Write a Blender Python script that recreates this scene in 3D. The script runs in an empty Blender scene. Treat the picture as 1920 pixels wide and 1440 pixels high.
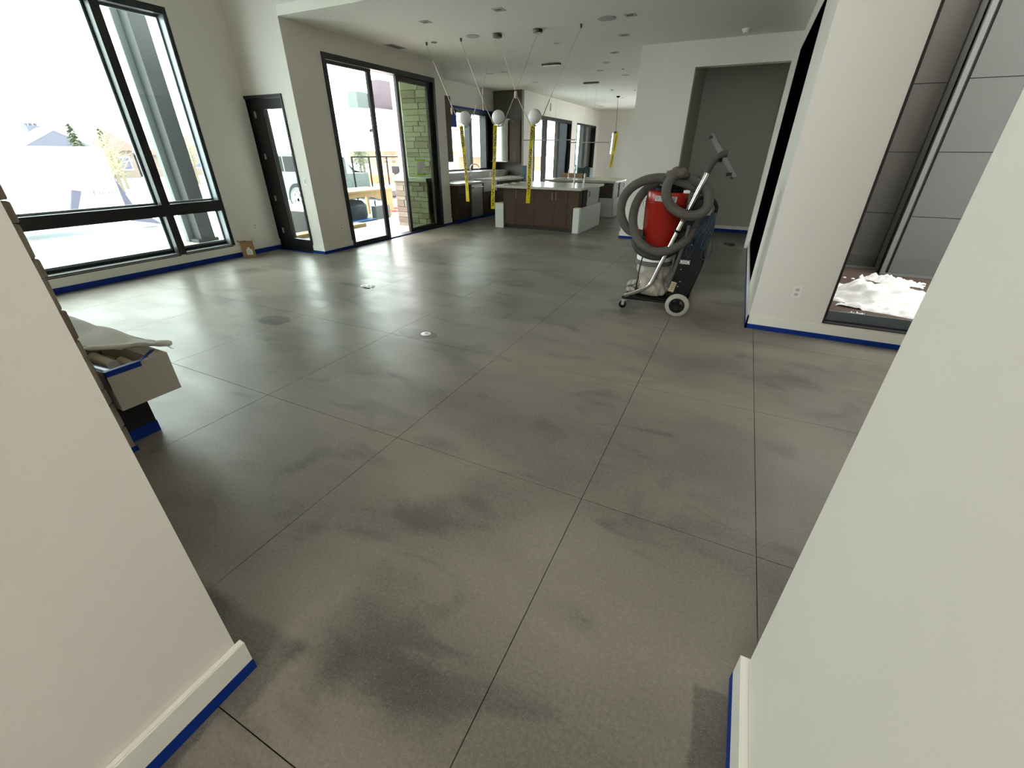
import bpy, bmesh, math, random
from mathutils import Vector, Matrix, noise
random.seed(7)
PI = math.pi
S = bpy.context.scene
C = S.collection

# ------------------------------------------------------------ camera, sky, exposure
cam_d = bpy.data.cameras.new('camera')
cam = bpy.data.objects.new('camera', cam_d); C.objects.link(cam)
cam_d.sensor_fit = 'HORIZONTAL'; cam_d.sensor_width = 36.0
cam_d.lens = 797.35 / 1920 * 36.0
cam_d.clip_start = 0.02; cam_d.clip_end = 500
R = [[0.8971851, 0.4416418, 0.0033853], [0.2140859, -0.4281806, -0.8779685], [-0.386298, 0.788425, -0.4787065]]
cam.matrix_world = Matrix(((R[0][0], -R[1][0], -R[2][0], 0.0),
                           (R[0][1], -R[1][1], -R[2][1], 0.0),
                           (R[0][2], -R[1][2], -R[2][2], 1.6),
                           (0, 0, 0, 1)))
S.camera = cam
S.view_settings.view_transform = 'Standard'
S.view_settings.look = 'None'
S.view_settings.gamma = 1.0
S.view_settings.use_curve_mapping = False
S.view_settings.exposure = EXPOSURE = -0.33
w = bpy.data.worlds.new('overcast_sky'); S.world = w; w.use_nodes = True
nt = w.node_tree; bg = nt.nodes['Background']
tc = nt.nodes.new('ShaderNodeTexCoord'); sp = nt.nodes.new('ShaderNodeSeparateXYZ')
rp = nt.nodes.new('ShaderNodeValToRGB')
nt.links.new(tc.outputs['Generated'], sp.inputs[0]); nt.links.new(sp.outputs['Z'], rp.inputs[0])
rp.color_ramp.elements[0].position = 0.0; rp.color_ramp.elements[0].color = (0.88, 0.93, 0.91, 1)
rp.color_ramp.elements[1].position = 0.6; rp.color_ramp.elements[1].color = (1.0, 1.0, 0.98, 1)
nt.links.new(rp.outputs[0], bg.inputs['Color']); bg.inputs['Strength'].default_value = 18
S.cycles.max_bounces = 12; S.cycles.diffuse_bounces = 8; S.cycles.glossy_bounces = 4
S.cycles.transparent_max_bounces = 12; S.cycles.transmission_bounces = 6
S.cycles.sample_clamp_indirect = 8.0
S.cycles.caustics_reflective = False; S.cycles.caustics_refractive = False

# added warm fill lamps, unseen: behind the photographer and high on the right
for x_, y_, z_, e_, s_ in ((-0.42, -0.9, 2.93, 4, 0.2), (-0.42, -2.4, 2.93, 6, 0.2), (-0.42, -3.6, 2.93, 6, 0.2), (1.7, 2.2, 4.68, 6, 0.4)):
    ld = bpy.data.lights.new('unseen_fill_lamp', 'AREA'); ld.shape = 'DISK'; ld.size = s_; ld.energy = e_; ld.color = (1.0, 0.86, 0.74)
    lo = bpy.data.objects.new('unseen_fill_lamp', ld); C.objects.link(lo); lo.location = (x_, y_, z_)
# ------------------------------------------------------------ materials
def mat(name, col, rough=0.6, metal=0.0, var=0.0, vscale=6.0, bump=0.0, bscale=40.0, spec=0.5, coat=0.0, stretch=None):
    m = bpy.data.materials.new(name); m.use_nodes = True
    n = m.node_tree; p = n.nodes['Principled BSDF']
    p.inputs['Base Color'].default_value = (*col, 1)
    p.inputs['Roughness'].default_value = rough; p.inputs['Metallic'].default_value = metal
    p.inputs['Specular IOR Level'].default_value = spec
    p.inputs['Coat Weight'].default_value = coat
    t = n.nodes.new('ShaderNodeTexCoord')
    src = t.outputs['Object']
    if stretch:
        mp = n.nodes.new('ShaderNodeMapping'); mp.inputs['Scale'].default_value = stretch
        n.links.new(src, mp.inputs[0]); src = mp.outputs[0]
    ns = n.nodes.new('ShaderNodeTexNoise'); ns.inputs['Scale'].default_value = vscale; ns.inputs['Detail'].default_value = 5
    n.links.new(src, ns.inputs['Vector'])
    mx = n.nodes.new('ShaderNodeMix'); mx.data_type = 'RGBA'
    mx.inputs[6].default_value = (*[c * (1 - var) for c in col], 1)
    mx.inputs[7].default_value = (*[min(1, c * (1 + var)) for c in col], 1)
    n.links.new(ns.outputs['Fac'], mx.inputs[0]); n.links.new(mx.outputs[2], p.inputs['Base Color'])
    if bump:
        nb = n.nodes.new('ShaderNodeTexNoise'); nb.inputs['Scale'].default_value = bscale; nb.inputs['Detail'].default_value = 4
        n.links.new(src, nb.inputs['Vector'])
        b = n.nodes.new('ShaderNodeBump'); b.inputs['Strength'].default_value = bump; b.inputs['Distance'].default_value = 0.01
        n.links.new(nb.outputs['Fac'], b.inputs['Height']); n.links.new(b.outputs[0], p.inputs['Normal'])
    return m
def glass(name, tint, refl=1.0):
    m = bpy.data.materials.new(name); m.use_nodes = True
    n = m.node_tree; n.nodes.remove(n.nodes['Principled BSDF'])
    out = n.nodes['Material Output']
    tr = n.nodes.new('ShaderNodeBsdfTransparent'); tr.inputs[0].default_value = (*tint, 1)
    gl = n.nodes.new('ShaderNodeBsdfGlossy'); gl.inputs['Roughness'].default_value = 0.02
    lw = n.nodes.new('ShaderNodeLayerWeight'); lw.inputs[0].default_value = 0.5       # facing = 1 - |N.I|
    pw = n.nodes.new('ShaderNodeMath'); pw.operation = 'POWER'; pw.inputs[1].default_value = 5.0
    fr = n.nodes.new('ShaderNodeMath'); fr.operation = 'MULTIPLY_ADD'; fr.inputs[1].default_value = 0.6; fr.inputs[2].default_value = 0.03
    n.links.new(lw.outputs['Facing'], pw.inputs[0]); n.links.new(pw.outputs[0], fr.inputs[0])
    ml = n.nodes.new('ShaderNodeMath'); ml.operation = 'MULTIPLY'; ml.inputs[1].default_value = refl
    mx = n.nodes.new('ShaderNodeMixShader')
    n.links.new(fr.outputs[0], ml.inputs[0]); n.links.new(ml.outputs[0], mx.inputs[0])
    n.links.new(tr.outputs[0], mx.inputs[1]); n.links.new(gl.outputs[0], mx.inputs[2])
    n.links.new(mx.outputs[0], out.inputs['Surface'])
    return m

M = {}
M['paint'] = mat('warm_white_wall_paint', (0.705, 0.675, 0.630), 0.75, var=0.02, vscale=2, bump=0.04, bscale=260, spec=0.25)
M['taupe'] = mat('taupe_alcove_wall', (0.40, 0.385, 0.335), 0.75, var=0.02, vscale=2, spec=0.25)  # alcove walls in a darker tone than the other walls
M['ceil'] = mat('ceiling_paint', (0.80, 0.785, 0.73), 0.85, var=0.015, vscale=1.2, spec=0.2)
M['trim'] = mat('satin_trim_paint', (0.74, 0.73, 0.67), 0.4, var=0.01)
M['tape'] = mat('blue_masking_tape', (0.002, 0.026, 0.20), 0.6, var=0.15, vscale=20, spec=0.2)
M['black'] = mat('black_aluminium', (0.008, 0.008, 0.009), 0.42, var=0.1, spec=0.45)
M['gasket'] = mat('dark_gasket', (0.004, 0.004, 0.005), 0.7)
M['bronze'] = mat('dark_bronze_frame', (0.018, 0.014, 0.013), 0.4, spec=0.4)
M['glass'] = glass('window_glass', (0.82, 0.88, 0.86))
M['glass_clear'] = glass('clear_glass', (0.97, 0.97, 0.97))
M['glass_green'] = glass('green_sliding_glass', (0.62, 0.68, 0.58))
M['glass_dark'] = glass('low_light_glass', (0.62, 0.62, 0.60), 1.2)
M['glass_screen'] = glass('screened_glass', (0.012, 0.014, 0.015), 0.6)
M['glass_grey'] = glass('shaded_glass', (0.09, 0.10, 0.105), 0.8)
M['blackglass'] = mat('black_glass', (0.001, 0.001, 0.001), 0.9, spec=0.0)
M['walnut'] = mat('dark_walnut_veneer', (0.075, 0.048, 0.034), 0.6, var=0.35, vscale=5, stretch=(14, 14, 0.8), spec=0.15)
M['walnut_h'] = mat('walnut_horizontal_grain', (0.045, 0.027, 0.018), 0.5, var=0.4, vscale=5, stretch=(1, 1, 14), spec=0.3)
M['walnut_in'] = mat('cabinet_recess_dark', (0.02, 0.014, 0.01), 0.6)
M['quartz'] = mat('beige_quartz_top', (0.50, 0.47, 0.42), 0.22, var=0.12, vscale=12, spec=0.5)
M['range_shade'] = mat('range_wall_in_shade', (0.13, 0.12, 0.095), 0.5, var=0.08)  # shade on the range wall is put into this darker colour
M['tile'] = mat('taupe_backsplash', (0.26, 0.245, 0.22), 0.35, var=0.08)
M['steel'] = mat('brushed_steel', (0.55, 0.55, 0.54), 0.33, metal=1.0, var=0.06, vscale=3, stretch=(30, 30, 1))
M['steel_matt'] = mat('matt_steel_sheet', (0.42, 0.42, 0.41), 0.5, metal=0.6, var=0.05)
M['chrome'] = mat('chrome', (0.75, 0.75, 0.74), 0.12, metal=1.0)
M['brass'] = mat('aged_brass_rod', (0.34, 0.31, 0.26), 0.4, metal=1.0)
M['canopy'] = mat('pendant_canopy_metal', (0.11, 0.095, 0.075), 0.45, metal=0.5)
M['opal'] = mat('opal_white_glass', (0.78, 0.77, 0.79), 0.25, spec=0.5)
M['card'] = mat('corrugated_cardboard', (0.30, 0.175, 0.085), 0.8, var=0.12, vscale=8, stretch=(1, 1, 10))
M['card_light'] = mat('pale_cardboard', (0.62, 0.53, 0.42), 0.8, var=0.05)
M['board'] = mat('white_protection_board', (0.62, 0.63, 0.62), 0.55, var=0.05, vscale=4)
M['film'] = mat('cloudy_protective_film', (0.40, 0.41, 0.39), 0.35, var=0.25, vscale=5, bump=0.4, bscale=9)
M['label'] = mat('white_paper_label', (0.72, 0.72, 0.70), 0.6)
M['ink'] = mat('black_ink', (0.012, 0.012, 0.012), 0.6)
M['red'] = mat('red_vacuum_paint', (0.27, 0.010, 0.004), 0.33, var=0.12, vscale=5, spec=0.5)
M['vacblack'] = mat('black_powder_coat', (0.003, 0.003, 0.003), 0.5, var=0.3, vscale=12, spec=0.2)
M['hose'] = mat('dusty_grey_hose', (0.068, 0.063, 0.053), 0.8, var=0.35, vscale=9, bump=0.3, bscale=60)
M['hose_dark'] = mat('dark_grey_hose', (0.034, 0.031, 0.027), 0.7, var=0.3, vscale=9)
M['tyre'] = mat('grey_rubber_tyre', (0.33, 0.31, 0.27), 0.75, var=0.08)
M['greyplastic'] = mat('grey_floor_tool', (0.11, 0.107, 0.098), 0.55, var=0.1)
M['bag'] = mat('dusty_plastic_bag', (0.40, 0.37, 0.31), 0.5, var=0.35, vscale=9, bump=0.8, bscale=16)
M['bagwhite'] = mat('white_bag_skirt', (0.80, 0.81, 0.81), 0.45, var=0.04)
M['greyband'] = mat('grey_band', (0.085, 0.085, 0.085), 0.6)
M['cord'] = mat('blue_power_cord', (0.006, 0.022, 0.036), 0.5, var=0.3, vscale=20)
M['yellow'] = mat('yellow_caution_film', (0.80, 0.66, 0.02), 0.4, var=0.06, vscale=14)
M['yellowlabel'] = mat('yellowed_label', (0.50, 0.45, 0.27), 0.6, var=0.1)
M['greentape'] = mat('lime_green_tape', (0.33, 0.80, 0.02), 0.6)
M['plate'] = mat('white_outlet_plate', (0.76, 0.75, 0.71), 0.35)
M['slot'] = mat('grey_socket_face', (0.50, 0.49, 0.46), 0.5)
M['speaker'] = mat('speaker_grille', (0.40, 0.40, 0.385), 0.8)
M['lens'] = mat('downlight_lens', (0.42, 0.42, 0.40), 0.5)
M['stone'] = mat('weathered_limestone', (0.27, 0.235, 0.185), 0.9, var=0.35, vscale=9, bump=0.8, bscale=14)
M['stone_b'] = mat('brownish_limestone', (0.21, 0.165, 0.125), 0.9, var=0.35, vscale=9, bump=0.8, bscale=14)
M['mortar'] = mat('mortar', (0.16, 0.145, 0.12), 0.95, bump=0.3)
M['canvas'] = mat('cream_drop_cloth', (0.76, 0.74, 0.68), 0.85, var=0.05, bump=0.15, bscale=200)
M['hearth'] = mat('beige_bench_paint', (0.40, 0.375, 0.325), 0.6, var=0.02)
M['tubes'] = mat('beige_cartridge', (0.48, 0.42, 0.31), 0.5, var=0.06)
M['cartgrey'] = mat('grey_cartridge_end', (0.46, 0.46, 0.44), 0.5)
M['bluebag'] = mat('blue_plastic', (0.004, 0.04, 0.16), 0.35)
M['white_plastic'] = mat('white_plastic_cap', (0.82, 0.82, 0.80), 0.4)
M['panel_a'] = mat('dark_fibre_cement', (0.030, 0.027, 0.022), 0.6, var=0.15, vscale=4)
M['panel_b'] = mat('grey_fibre_cement', (0.058, 0.057, 0.055), 0.55, var=0.10, vscale=3)
M['trimmetal'] = mat('grey_corner_trim', (0.10, 0.105, 0.10), 0.5, metal=0.3)
M['soil'] = mat('brown_frozen_soil', (0.045, 0.026, 0.017), 0.95, var=0.5, vscale=9, bump=0.8, bscale=25)
M['snow'] = mat('snow', (0.84, 0.85, 0.86), 0.8, var=0.04, vscale=3, bump=0.5, bscale=8)
M['snowpile'] = mat('crusted_snow', (0.62, 0.62, 0.63), 0.8, var=0.25, vscale=7, bump=0.9, bscale=18)

# polished concrete -------------------------------------------------
def concrete():
    m = bpy.data.materials.new('polished_concrete'); m.use_nodes = True
    n = m.node_tree; p = n.nodes['Principled BSDF']; L = n.links
    g = n.nodes.new('ShaderNodeNewGeometry')
    def noise_(scale, detail, rough, stretch=(1, 1, 1), off=(0, 0, 0), dist=0.0):
        mp = n.nodes.new('ShaderNodeMapping'); mp.inputs['Scale'].default_value = stretch; mp.inputs['Location'].default_value = off
        L.new(g.outputs['Position'], mp.inputs[0])
        t = n.nodes.new('ShaderNodeTexNoise'); t.inputs['Scale'].default_value = scale
        t.inputs['Detail'].default_value = detail; t.inputs['Roughness'].default_value = rough
        t.inputs['Distortion'].default_value = dist
        L.new(mp.outputs[0], t.inputs['Vector']); return t.outputs['Fac']
    def ramp(fac, stops):
        r = n.nodes.new('ShaderNodeValToRGB'); L.new(fac, r.inputs[0])
        e = r.color_ramp.elements
        for i, (pos, v) in enumerate(stops):
            if i > 1: e.new(pos)
            e[i].position = pos; e[i].color = (v, v, v, 1)
        return r.outputs[0]
    def math_(op, a, b):
        t = n.nodes.new('ShaderNodeMath'); t.operation = op
        for i, v in enumerate((a, b)):
            if isinstance(v, (int, float)): t.inputs[i].default_value = v
            else: L.new(v, t.inputs[i])
        return t.outputs[0]
    cloud = ramp(noise_(0.95, 3, 0.45, (0.75, 1.25, 1), (3.2, 1.1, 0), 0.6), [(0.36, 0.0), (0.62, 1.0)])
    blotch = ramp(noise_(1.25, 3, 0.45, (1.0, 1.9, 1), (7.7, 4.1, 0), 0.5), [(0.27, 0.0), (0.40, 1.0)])
    streak = ramp(noise_(2.0, 2, 0.5, (0.6, 1.7, 1), (0, 9, 0), 0.4), [(0.3, 0.0), (0.7, 1.0)])
    fine = ramp(noise_(70, 2, 0.6), [(0.3, 0.0), (0.75, 1.0)])
    speck = ramp(noise_(230, 1, 0.5), [(0.62, 0.0), (0.72, 1.0)])
    blotch2 = ramp(noise_(2.3, 3, 0.5, (0.8, 1.5, 1), (1.3, 5.7, 0), 0.8), [(0.30, 0.0), (0.44, 1.0)])
    v = math_('MULTIPLY', cloud, 0.26)
    v = math_('ADD', v, math_('MULTIPLY', blotch2, 0.20))
    v = math_('ADD', v, math_('MULTIPLY', blotch, 0.26))
    v = math_('ADD', v, math_('MULTIPLY', streak, 0.12))
    v = math_('ADD', v, math_('MULTIPLY', fine, 0.20))
    # worn patches ground round the three floor fittings
    for cx, cy, rx, ry in ((-2.60, 3.16, 0.23, 0.115), (-4.42, 4.20, 0.30, 0.07), (-4.22, 2.78, 0.20, 0.135)):
        s = n.nodes.new('ShaderNodeSeparateXYZ'); L.new(g.outputs['Position'], s.inputs[0])
        dx = math_('DIVIDE', math_('SUBTRACT', s.outputs[0], cx), rx); dy = math_('DIVIDE', math_('SUBTRACT', s.outputs[1], cy), ry)
        d = math_('ADD', math_('MULTIPLY', dx, dx), math_('MULTIPLY', dy, dy))
        k = ramp(d, [(0.85, 1.0), (1.0, 0.0)])
        v = math_('SUBTRACT', v, math_('MULTIPLY', k, 0.34))
    # darker border strips beside the two nearest skirting boards
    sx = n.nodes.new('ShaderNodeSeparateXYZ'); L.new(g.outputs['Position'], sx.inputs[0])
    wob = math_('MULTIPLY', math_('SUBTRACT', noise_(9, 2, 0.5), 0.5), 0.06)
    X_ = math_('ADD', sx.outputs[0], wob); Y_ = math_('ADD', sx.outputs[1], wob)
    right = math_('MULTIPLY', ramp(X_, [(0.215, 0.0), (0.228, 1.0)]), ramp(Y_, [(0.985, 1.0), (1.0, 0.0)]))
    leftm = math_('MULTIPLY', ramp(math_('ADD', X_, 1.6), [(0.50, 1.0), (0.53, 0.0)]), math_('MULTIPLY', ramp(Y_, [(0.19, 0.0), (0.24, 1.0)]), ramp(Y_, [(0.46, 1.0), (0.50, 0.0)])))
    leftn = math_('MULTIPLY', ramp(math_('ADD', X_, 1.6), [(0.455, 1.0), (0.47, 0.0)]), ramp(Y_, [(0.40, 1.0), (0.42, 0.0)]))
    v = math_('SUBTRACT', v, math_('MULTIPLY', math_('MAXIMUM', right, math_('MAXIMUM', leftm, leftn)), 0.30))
    r = n.nodes.new('ShaderNodeValToRGB'); L.new(v, r.inputs[0])
    e = r.color_ramp.elements
    e[0].position = 0.0; e[0].color = (0.046, 0.044, 0.039, 1)
    e[1].position = 1.0; e[1].color = (0.240, 0.214, 0.183, 1)
    x = e.new(0.45); x.color = (0.108, 0.100, 0.088, 1)
    mx = n.nodes.new('ShaderNodeMix'); mx.data_type = 'RGBA'
    L.new(math_('MULTIPLY', speck, 0.42), mx.inputs[0]); L.new(r.outputs[0], mx.inputs[6]); mx.inputs[7].default_value = (0.36, 0.33, 0.28, 1)
    L.new(mx.outputs[2], p.inputs['Base Color'])
    rr = math_('ADD', 0.27, math_('MULTIPLY', streak, 0.10)); rr = math_('ADD', rr, math_('MULTIPLY', fine, 0.06))
    L.new(rr, p.inputs['Roughness'])
    p.inputs['Specular IOR Level'].default_value = 0.13
    wv = noise_(4.5, 2, 0.5, (0.6, 1.6, 1))
    b = n.nodes.new('ShaderNodeBump'); b.inputs['Strength'].default_value = 0.14; b.inputs['Distance'].default_value = 0.012
    L.new(wv, b.inputs['Height'])
    b2 = n.nodes.new('ShaderNodeBump'); b2.inputs['Strength'].default_value = 0.10; b2.inputs['Distance'].default_value = 0.002
    L.new(fine, b2.inputs['Height']); L.new(b.outputs[0], b2.inputs['Normal'])
    L.new(b2.outputs[0], p.inputs['Normal'])
    return m
M['concrete'] = concrete()
M['joint'] = mat('saw_cut_joint', (0.02, 0.019, 0.017), 0.95)

# ------------------------------------------------------------ helpers
def nb(): return bmesh.new()
def box(bm, a, b, rotz=0.0, piv=None):
    (x0, y0, z0), (x1, y1, z1) = a, b
    x0, x1 = min(x0, x1), max(x0, x1); y0, y1 = min(y0, y1), max(y0, y1); z0, z1 = min(z0, z1), max(z0, z1)
    vs = [bm.verts.new(v) for v in ((x0,y0,z0),(x1,y0,z0),(x1,y1,z0),(x0,y1,z0),(x0,y0,z1),(x1,y0,z1),(x1,y1,z1),(x0,y1,z1))]
    for f in ((3,2,1,0),(4,5,6,7),(0,1,5,4),(1,2,6,5),(2,3,7,6),(3,0,4,7)): bm.faces.new([vs[i] for i in f])
    if rotz:
        p = Vector(piv) if piv else Vector(((x0+x1)/2, (y0+y1)/2, 0))
        r = Matrix.Rotation(rotz, 3, 'Z')
        for v in vs: v.co = r @ (v.co - p) + p
    return vs
def bbox(a, b, bev=0.0, seg=2, rotz=0.0, piv=None):
    bm = nb(); box(bm, a, b, rotz, piv)
    if bev: bmesh.ops.bevel(bm, geom=bm.edges[:], offset=bev, segments=seg, affect='EDGES', profile=0.6)
    return bm
def frame_axes(d):
    d = Vector(d).normalized(); u = Vector((0,0,1)) if abs(d.z) < 0.9 else Vector((1,0,0))
    a = d.cross(u).normalized(); return d, a, d.cross(a).normalized()
def tube(bm, pts, r, n=10, cap=True, closed=False):
    pts = [Vector(p) for p in pts]; rs = r if isinstance(r, (list, tuple)) else [r]*len(pts)
    N = len(pts); rings = []; a = None
    for i, p in enumerate(pts):
        if closed: t = pts[(i+1) % N] - pts[i-1]
        else: t = pts[min(i+1, N-1)] - pts[max(i-1, 0)]
        t.normalize()
        if a is None: _, a, _b = frame_axes(t)
        a = (a - t * a.dot(t)).normalized(); b = t.cross(a)
        rings.append([bm.verts.new(p + (a*math.cos(2*PI*k/n) + b*math.sin(2*PI*k/n))*rs[i]) for k in range(n)])
    for i in range(N if closed else N-1):
        A, B = rings[i], rings[(i+1) % N]
        for k in range(n): bm.faces.new((A[k], A[(k+1)%n], B[(k+1)%n], B[k]))
    if cap and not closed:
        bm.faces.new(rings[0][::-1]); bm.faces.new(rings[-1])
    return bm
def spline(pts, n=8, closed=False):
    P = [Vector(p) for p in pts]; out = []; N = len(P)
    rng = range(N) if closed else range(N-1)
    for i in rng:
        g = (lambda j: P[j % N]) if closed else (lambda j: P[max(0, min(N-1, j))])
        p0, p1, p2, p3 = g(i-1), g(i), g(i+1), g(i+2)
        for k in range(n):
            t = k/n
            out.append(0.5*((2*p1)+(-p0+p2)*t+(2*p0-5*p1+4*p2-p3)*t*t+(-p0+3*p1-3*p2+p3)*t**3))
    if not closed: out.append(P[-1])
    return out
def lathe(bm, prof, c=(0,0,0), ax=(0,0,1), n=24, sx=1.0, sy=1.0):
    d, a, b = frame_axes(ax); c = Vector(c); rings = []
    for r, h in prof:
        if r < 1e-5: rings.append([bm.verts.new(c + d*h)])
        else: rings.append([bm.verts.new(c + d*h + a*r*sx*math.cos(2*PI*k/n) + b*r*sy*math.sin(2*PI*k/n)) for k in range(n)])
    for A, B in zip(rings, rings[1:]):
        for k in range(n):
            if len(A) == 1 and len(B) == 1: break
            if len(A) == 1: bm.faces.new((A[0], B[(k+1)%n], B[k]))
            elif len(B) == 1: bm.faces.new((A[k], A[(k+1)%n], B[0]))
            else: bm.faces.new((A[k], A[(k+1)%n], B[(k+1)%n], B[k]))
    for Rg, fl in ((rings[0], True), (rings[-1], False)):
        if len(Rg) > 1: bm.faces.new(Rg[::-1] if fl else Rg)
    return bm
def prism(bm, poly, vec):
    vec = Vector(vec); A = [bm.verts.new(p) for p in poly]; B = [bm.verts.new(Vector(p)+vec) for p in poly]
    n = len(A); bm.faces.new(A[::-1]); bm.faces.new(B)
    for k in range(n): bm.faces.new((A[k], A[(k+1)%n], B[(k+1)%n], B[k]))
    return bm
WL = {}
def obj(name, bm, m, parent=None, smooth=False, label=None, kind=None, origin=None):
    """link a bmesh given in world coordinates as one mesh object"""
    bmesh.ops.recalc_face_normals(bm, faces=bm.faces[:])
    if parent is not None: o0 = WL[parent.name]
    elif origin is not None: o0 = Vector(origin)
    else:
        xs = [v.co for v in bm.verts]
        o0 = Vector(((min(v.x for v in xs)+max(v.x for v in xs))/2, (min(v.y for v in xs)+max(v.y for v in xs))/2, min(v.z for v in xs)))
    wl = o0
    if parent is not None:
        xs = [v.co for v in bm.verts]
        wl = Vector(((min(v.x for v in xs)+max(v.x for v in xs))/2, (min(v.y for v in xs)+max(v.y for v in xs))/2, min(v.z for v in xs)))
    bmesh.ops.translate(bm, verts=bm.verts[:], vec=-wl)
    me = bpy.data.meshes.new(name); bm.to_mesh(me); bm.free()
    if smooth:
        for p in me.polygons: p.use_smooth = True
        if smooth != 'all':
            me.set_sharp_from_angle(angle=math.radians(42))
    me.materials.append(M[m] if isinstance(m, str) else m)
    o = bpy.data.objects.new(name, me); C.objects.link(o)
    if parent is not None: o.parent = parent; o.location = wl - o0
    else: o.location = wl
    WL[o.name] = wl
    if label: o['label'] = label
    if kind: o['kind'] = kind
    return o
def empty(name, loc, kind=None):
    o = bpy.data.objects.new(name, None); C.objects.link(o); o.location = loc
    o.empty_display_size = 0.1; WL[o.name] = Vector(loc)
    if kind: o['kind'] = kind
    return o
def tag(o, label, cat, group=None):
    o['label'] = label; o['category'] = cat
    if group: o['group'] = group
    return o
def thing(name, loc, label, cat, group=None):
    return tag(empty(name, loc), label, cat, group)
def boxes(name, lst, m, parent=None, bev=0.0, kind=None, label=None):
    bm = nb()
    for a, b in lst: box(bm, a, b)
    if bev: bmesh.ops.bevel(bm, geom=bm.edges[:], offset=bev, segments=2, affect='EDGES')
    return obj(name, bm, m, parent, kind=kind, label=label)
def text(name, s, size, loc, xdir, ydir, m, parent, ext=0.0005, align='CENTER', bold=0.0):
    cu = bpy.data.curves.new(name, 'FONT'); cu.body = s; cu.size = size; cu.extrude = ext; cu.offset = bold
    cu.align_x = align; cu.align_y = 'CENTER'
    t = bpy.data.objects.new(name+'_tmp', cu); C.objects.link(t)
    dg = bpy.context.evaluated_depsgraph_get(); dg.update()
    me = bpy.data.meshes.new_from_object(t.evaluated_get(dg))
    bpy.data.objects.remove(t); me.name = name
    X = Vector(xdir).normalized(); Y = Vector(ydir).normalized(); Z = X.cross(Y)
    me.transform(Matrix(((X.x, Y.x, Z.x, 0), (X.y, Y.y, Z.y, 0), (X.z, Y.z, Z.z, 0), (0, 0, 0, 1))))
    me.materials.clear(); me.materials.append(M[m])
    o = bpy.data.objects.new(name, me); C.objects.link(o); o.parent = parent
    o.location = Vector(loc) - WL[parent.name]; WL[o.name] = Vector(loc)
    return o
def copy_tree(o, parent=None, loc=None):
    c = o.copy(); C.objects.link(c)
    if parent is not None: c.parent = parent
    if loc is not None: c.location = loc
    WL[c.name] = Vector(c.location) if parent is None else Vector((0,0,0))
    for ch in list(o.children): copy_tree(ch, c)
    return c

# ================================================================= ROOM SHELL
def rects(a0, a1, z0, z1, holes):
    """split a wall into boxes round its holes (a0,a1,z0,z1)"""
    out = []; cur = a0
    for h0, h1, hz0, hz1 in sorted(holes):
        if h0 > cur: out.append((cur, h0, z0, z1))
        if hz0 > z0: out.append((h0, h1, z0, hz0))
        if hz1 < z1: out.append((h0, h1, hz1, z1))
        cur = h1
    if cur < a1: out.append((cur, a1, z0, z1))
    return out
def wall_alongy(name, x0, x1, y0, y1, z0, z1, holes=(), m='paint'):
    return boxes(name, [((x0, a, c), (x1, b, d)) for a, b, c, d in rects(y0, y1, z0, z1, holes)], m, kind='structure')
def wall_alongx(name, y0, y1, x0, x1, z0, z1, holes=(), m='paint'):
    return boxes(name, [((a, y0, c), (b, y1, d)) for a, b, c, d in rects(x0, x1, z0, z1, holes)], m, kind='structure')

# floor: saw-cut slabs over a dark bed
FX = [-7.75, -6.50, -5.29, -4.07, -2.85, -1.63, -0.407, 0.415, 1.62, 3.3]
FY = [-4.1, -2.65, -1.22, 0.222, 1.667, 3.04, 4.42, 5.80, 7.18, 8.56, 9.94, 11.32, 12.7, 14.1, 15.5, 16.9, 18.3, 19.7, 21.1, 22.7]
floor = boxes('floor', [((-7.75, -4.1, -0.16), (3.3, 4.84, -0.012)), ((-7.75, 4.84, -0.16), (0.56, 5.66, -0.012)), ((-6.57, 5.66, -0.16), (0.56, 9.4, -0.012)), ((-7.6, 9.4, -0.16), (0.56, 14.1, -0.012)), ((-6.75, 14.1, -0.16), (0.56, 22.7, -0.012))], 'joint', kind='structure')
for i in range(len(FX)-1):
    for j in range(len(FY)-1):
        g = 0.0018
        ya, yb = FY[j], FY[j+1]; ym = (ya+yb)/2
        for y0, y1, xl, xr in ((-5, 4.84, -7.75, 3.3), (4.84, 5.66, -7.75, 0.56), (5.66, 9.40, -6.57, 0.56), (9.40, 14.1, -7.6, 0.56), (14.1, 23, -6.75, 0.56)):
            a0, a1 = max(ya, y0), min(yb, y1); x0, x1 = max(FX[i], xl), min(FX[i+1], xr)
            if a1-a0 > 0.02 and x1-x0 > 0.02:
                gg = [g if a0 == ya else 0, g if a1 == yb else 0, g if x0 == FX[i] else 0, g if x1 == FX[i+1] else 0]
                obj('slab', bbox((x0+gg[2], a0+gg[0], -0.0125), (x1-gg[3], a1-gg[1], 0.0)), 'concrete', floor)

H1, H2 = 3.27, 4.7
ceiling = boxes('ceiling', [((-7.9, 5.66, H1), (0.6, 22.9, H1+0.12)), ((-6.37, 5.47, H1), (0.35, 5.66, H1+0.12))], 'ceil', kind='structure')
boxes('ceiling', [((-7.75, 0.05, H2), (3.35, 5.47, H2+0.12))], 'ceil', kind='structure')
boxes('ceiling', [((-1.35, -4.2, 2.95), (0.5, 0.05, 3.07))], 'ceil', kind='structure')
boxes('trim_1', [((-6.37, 5.47, H1+0.12), (0.35, 5.66, H2))], 'paint', kind='structure')   # soffit face above the opening

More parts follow.
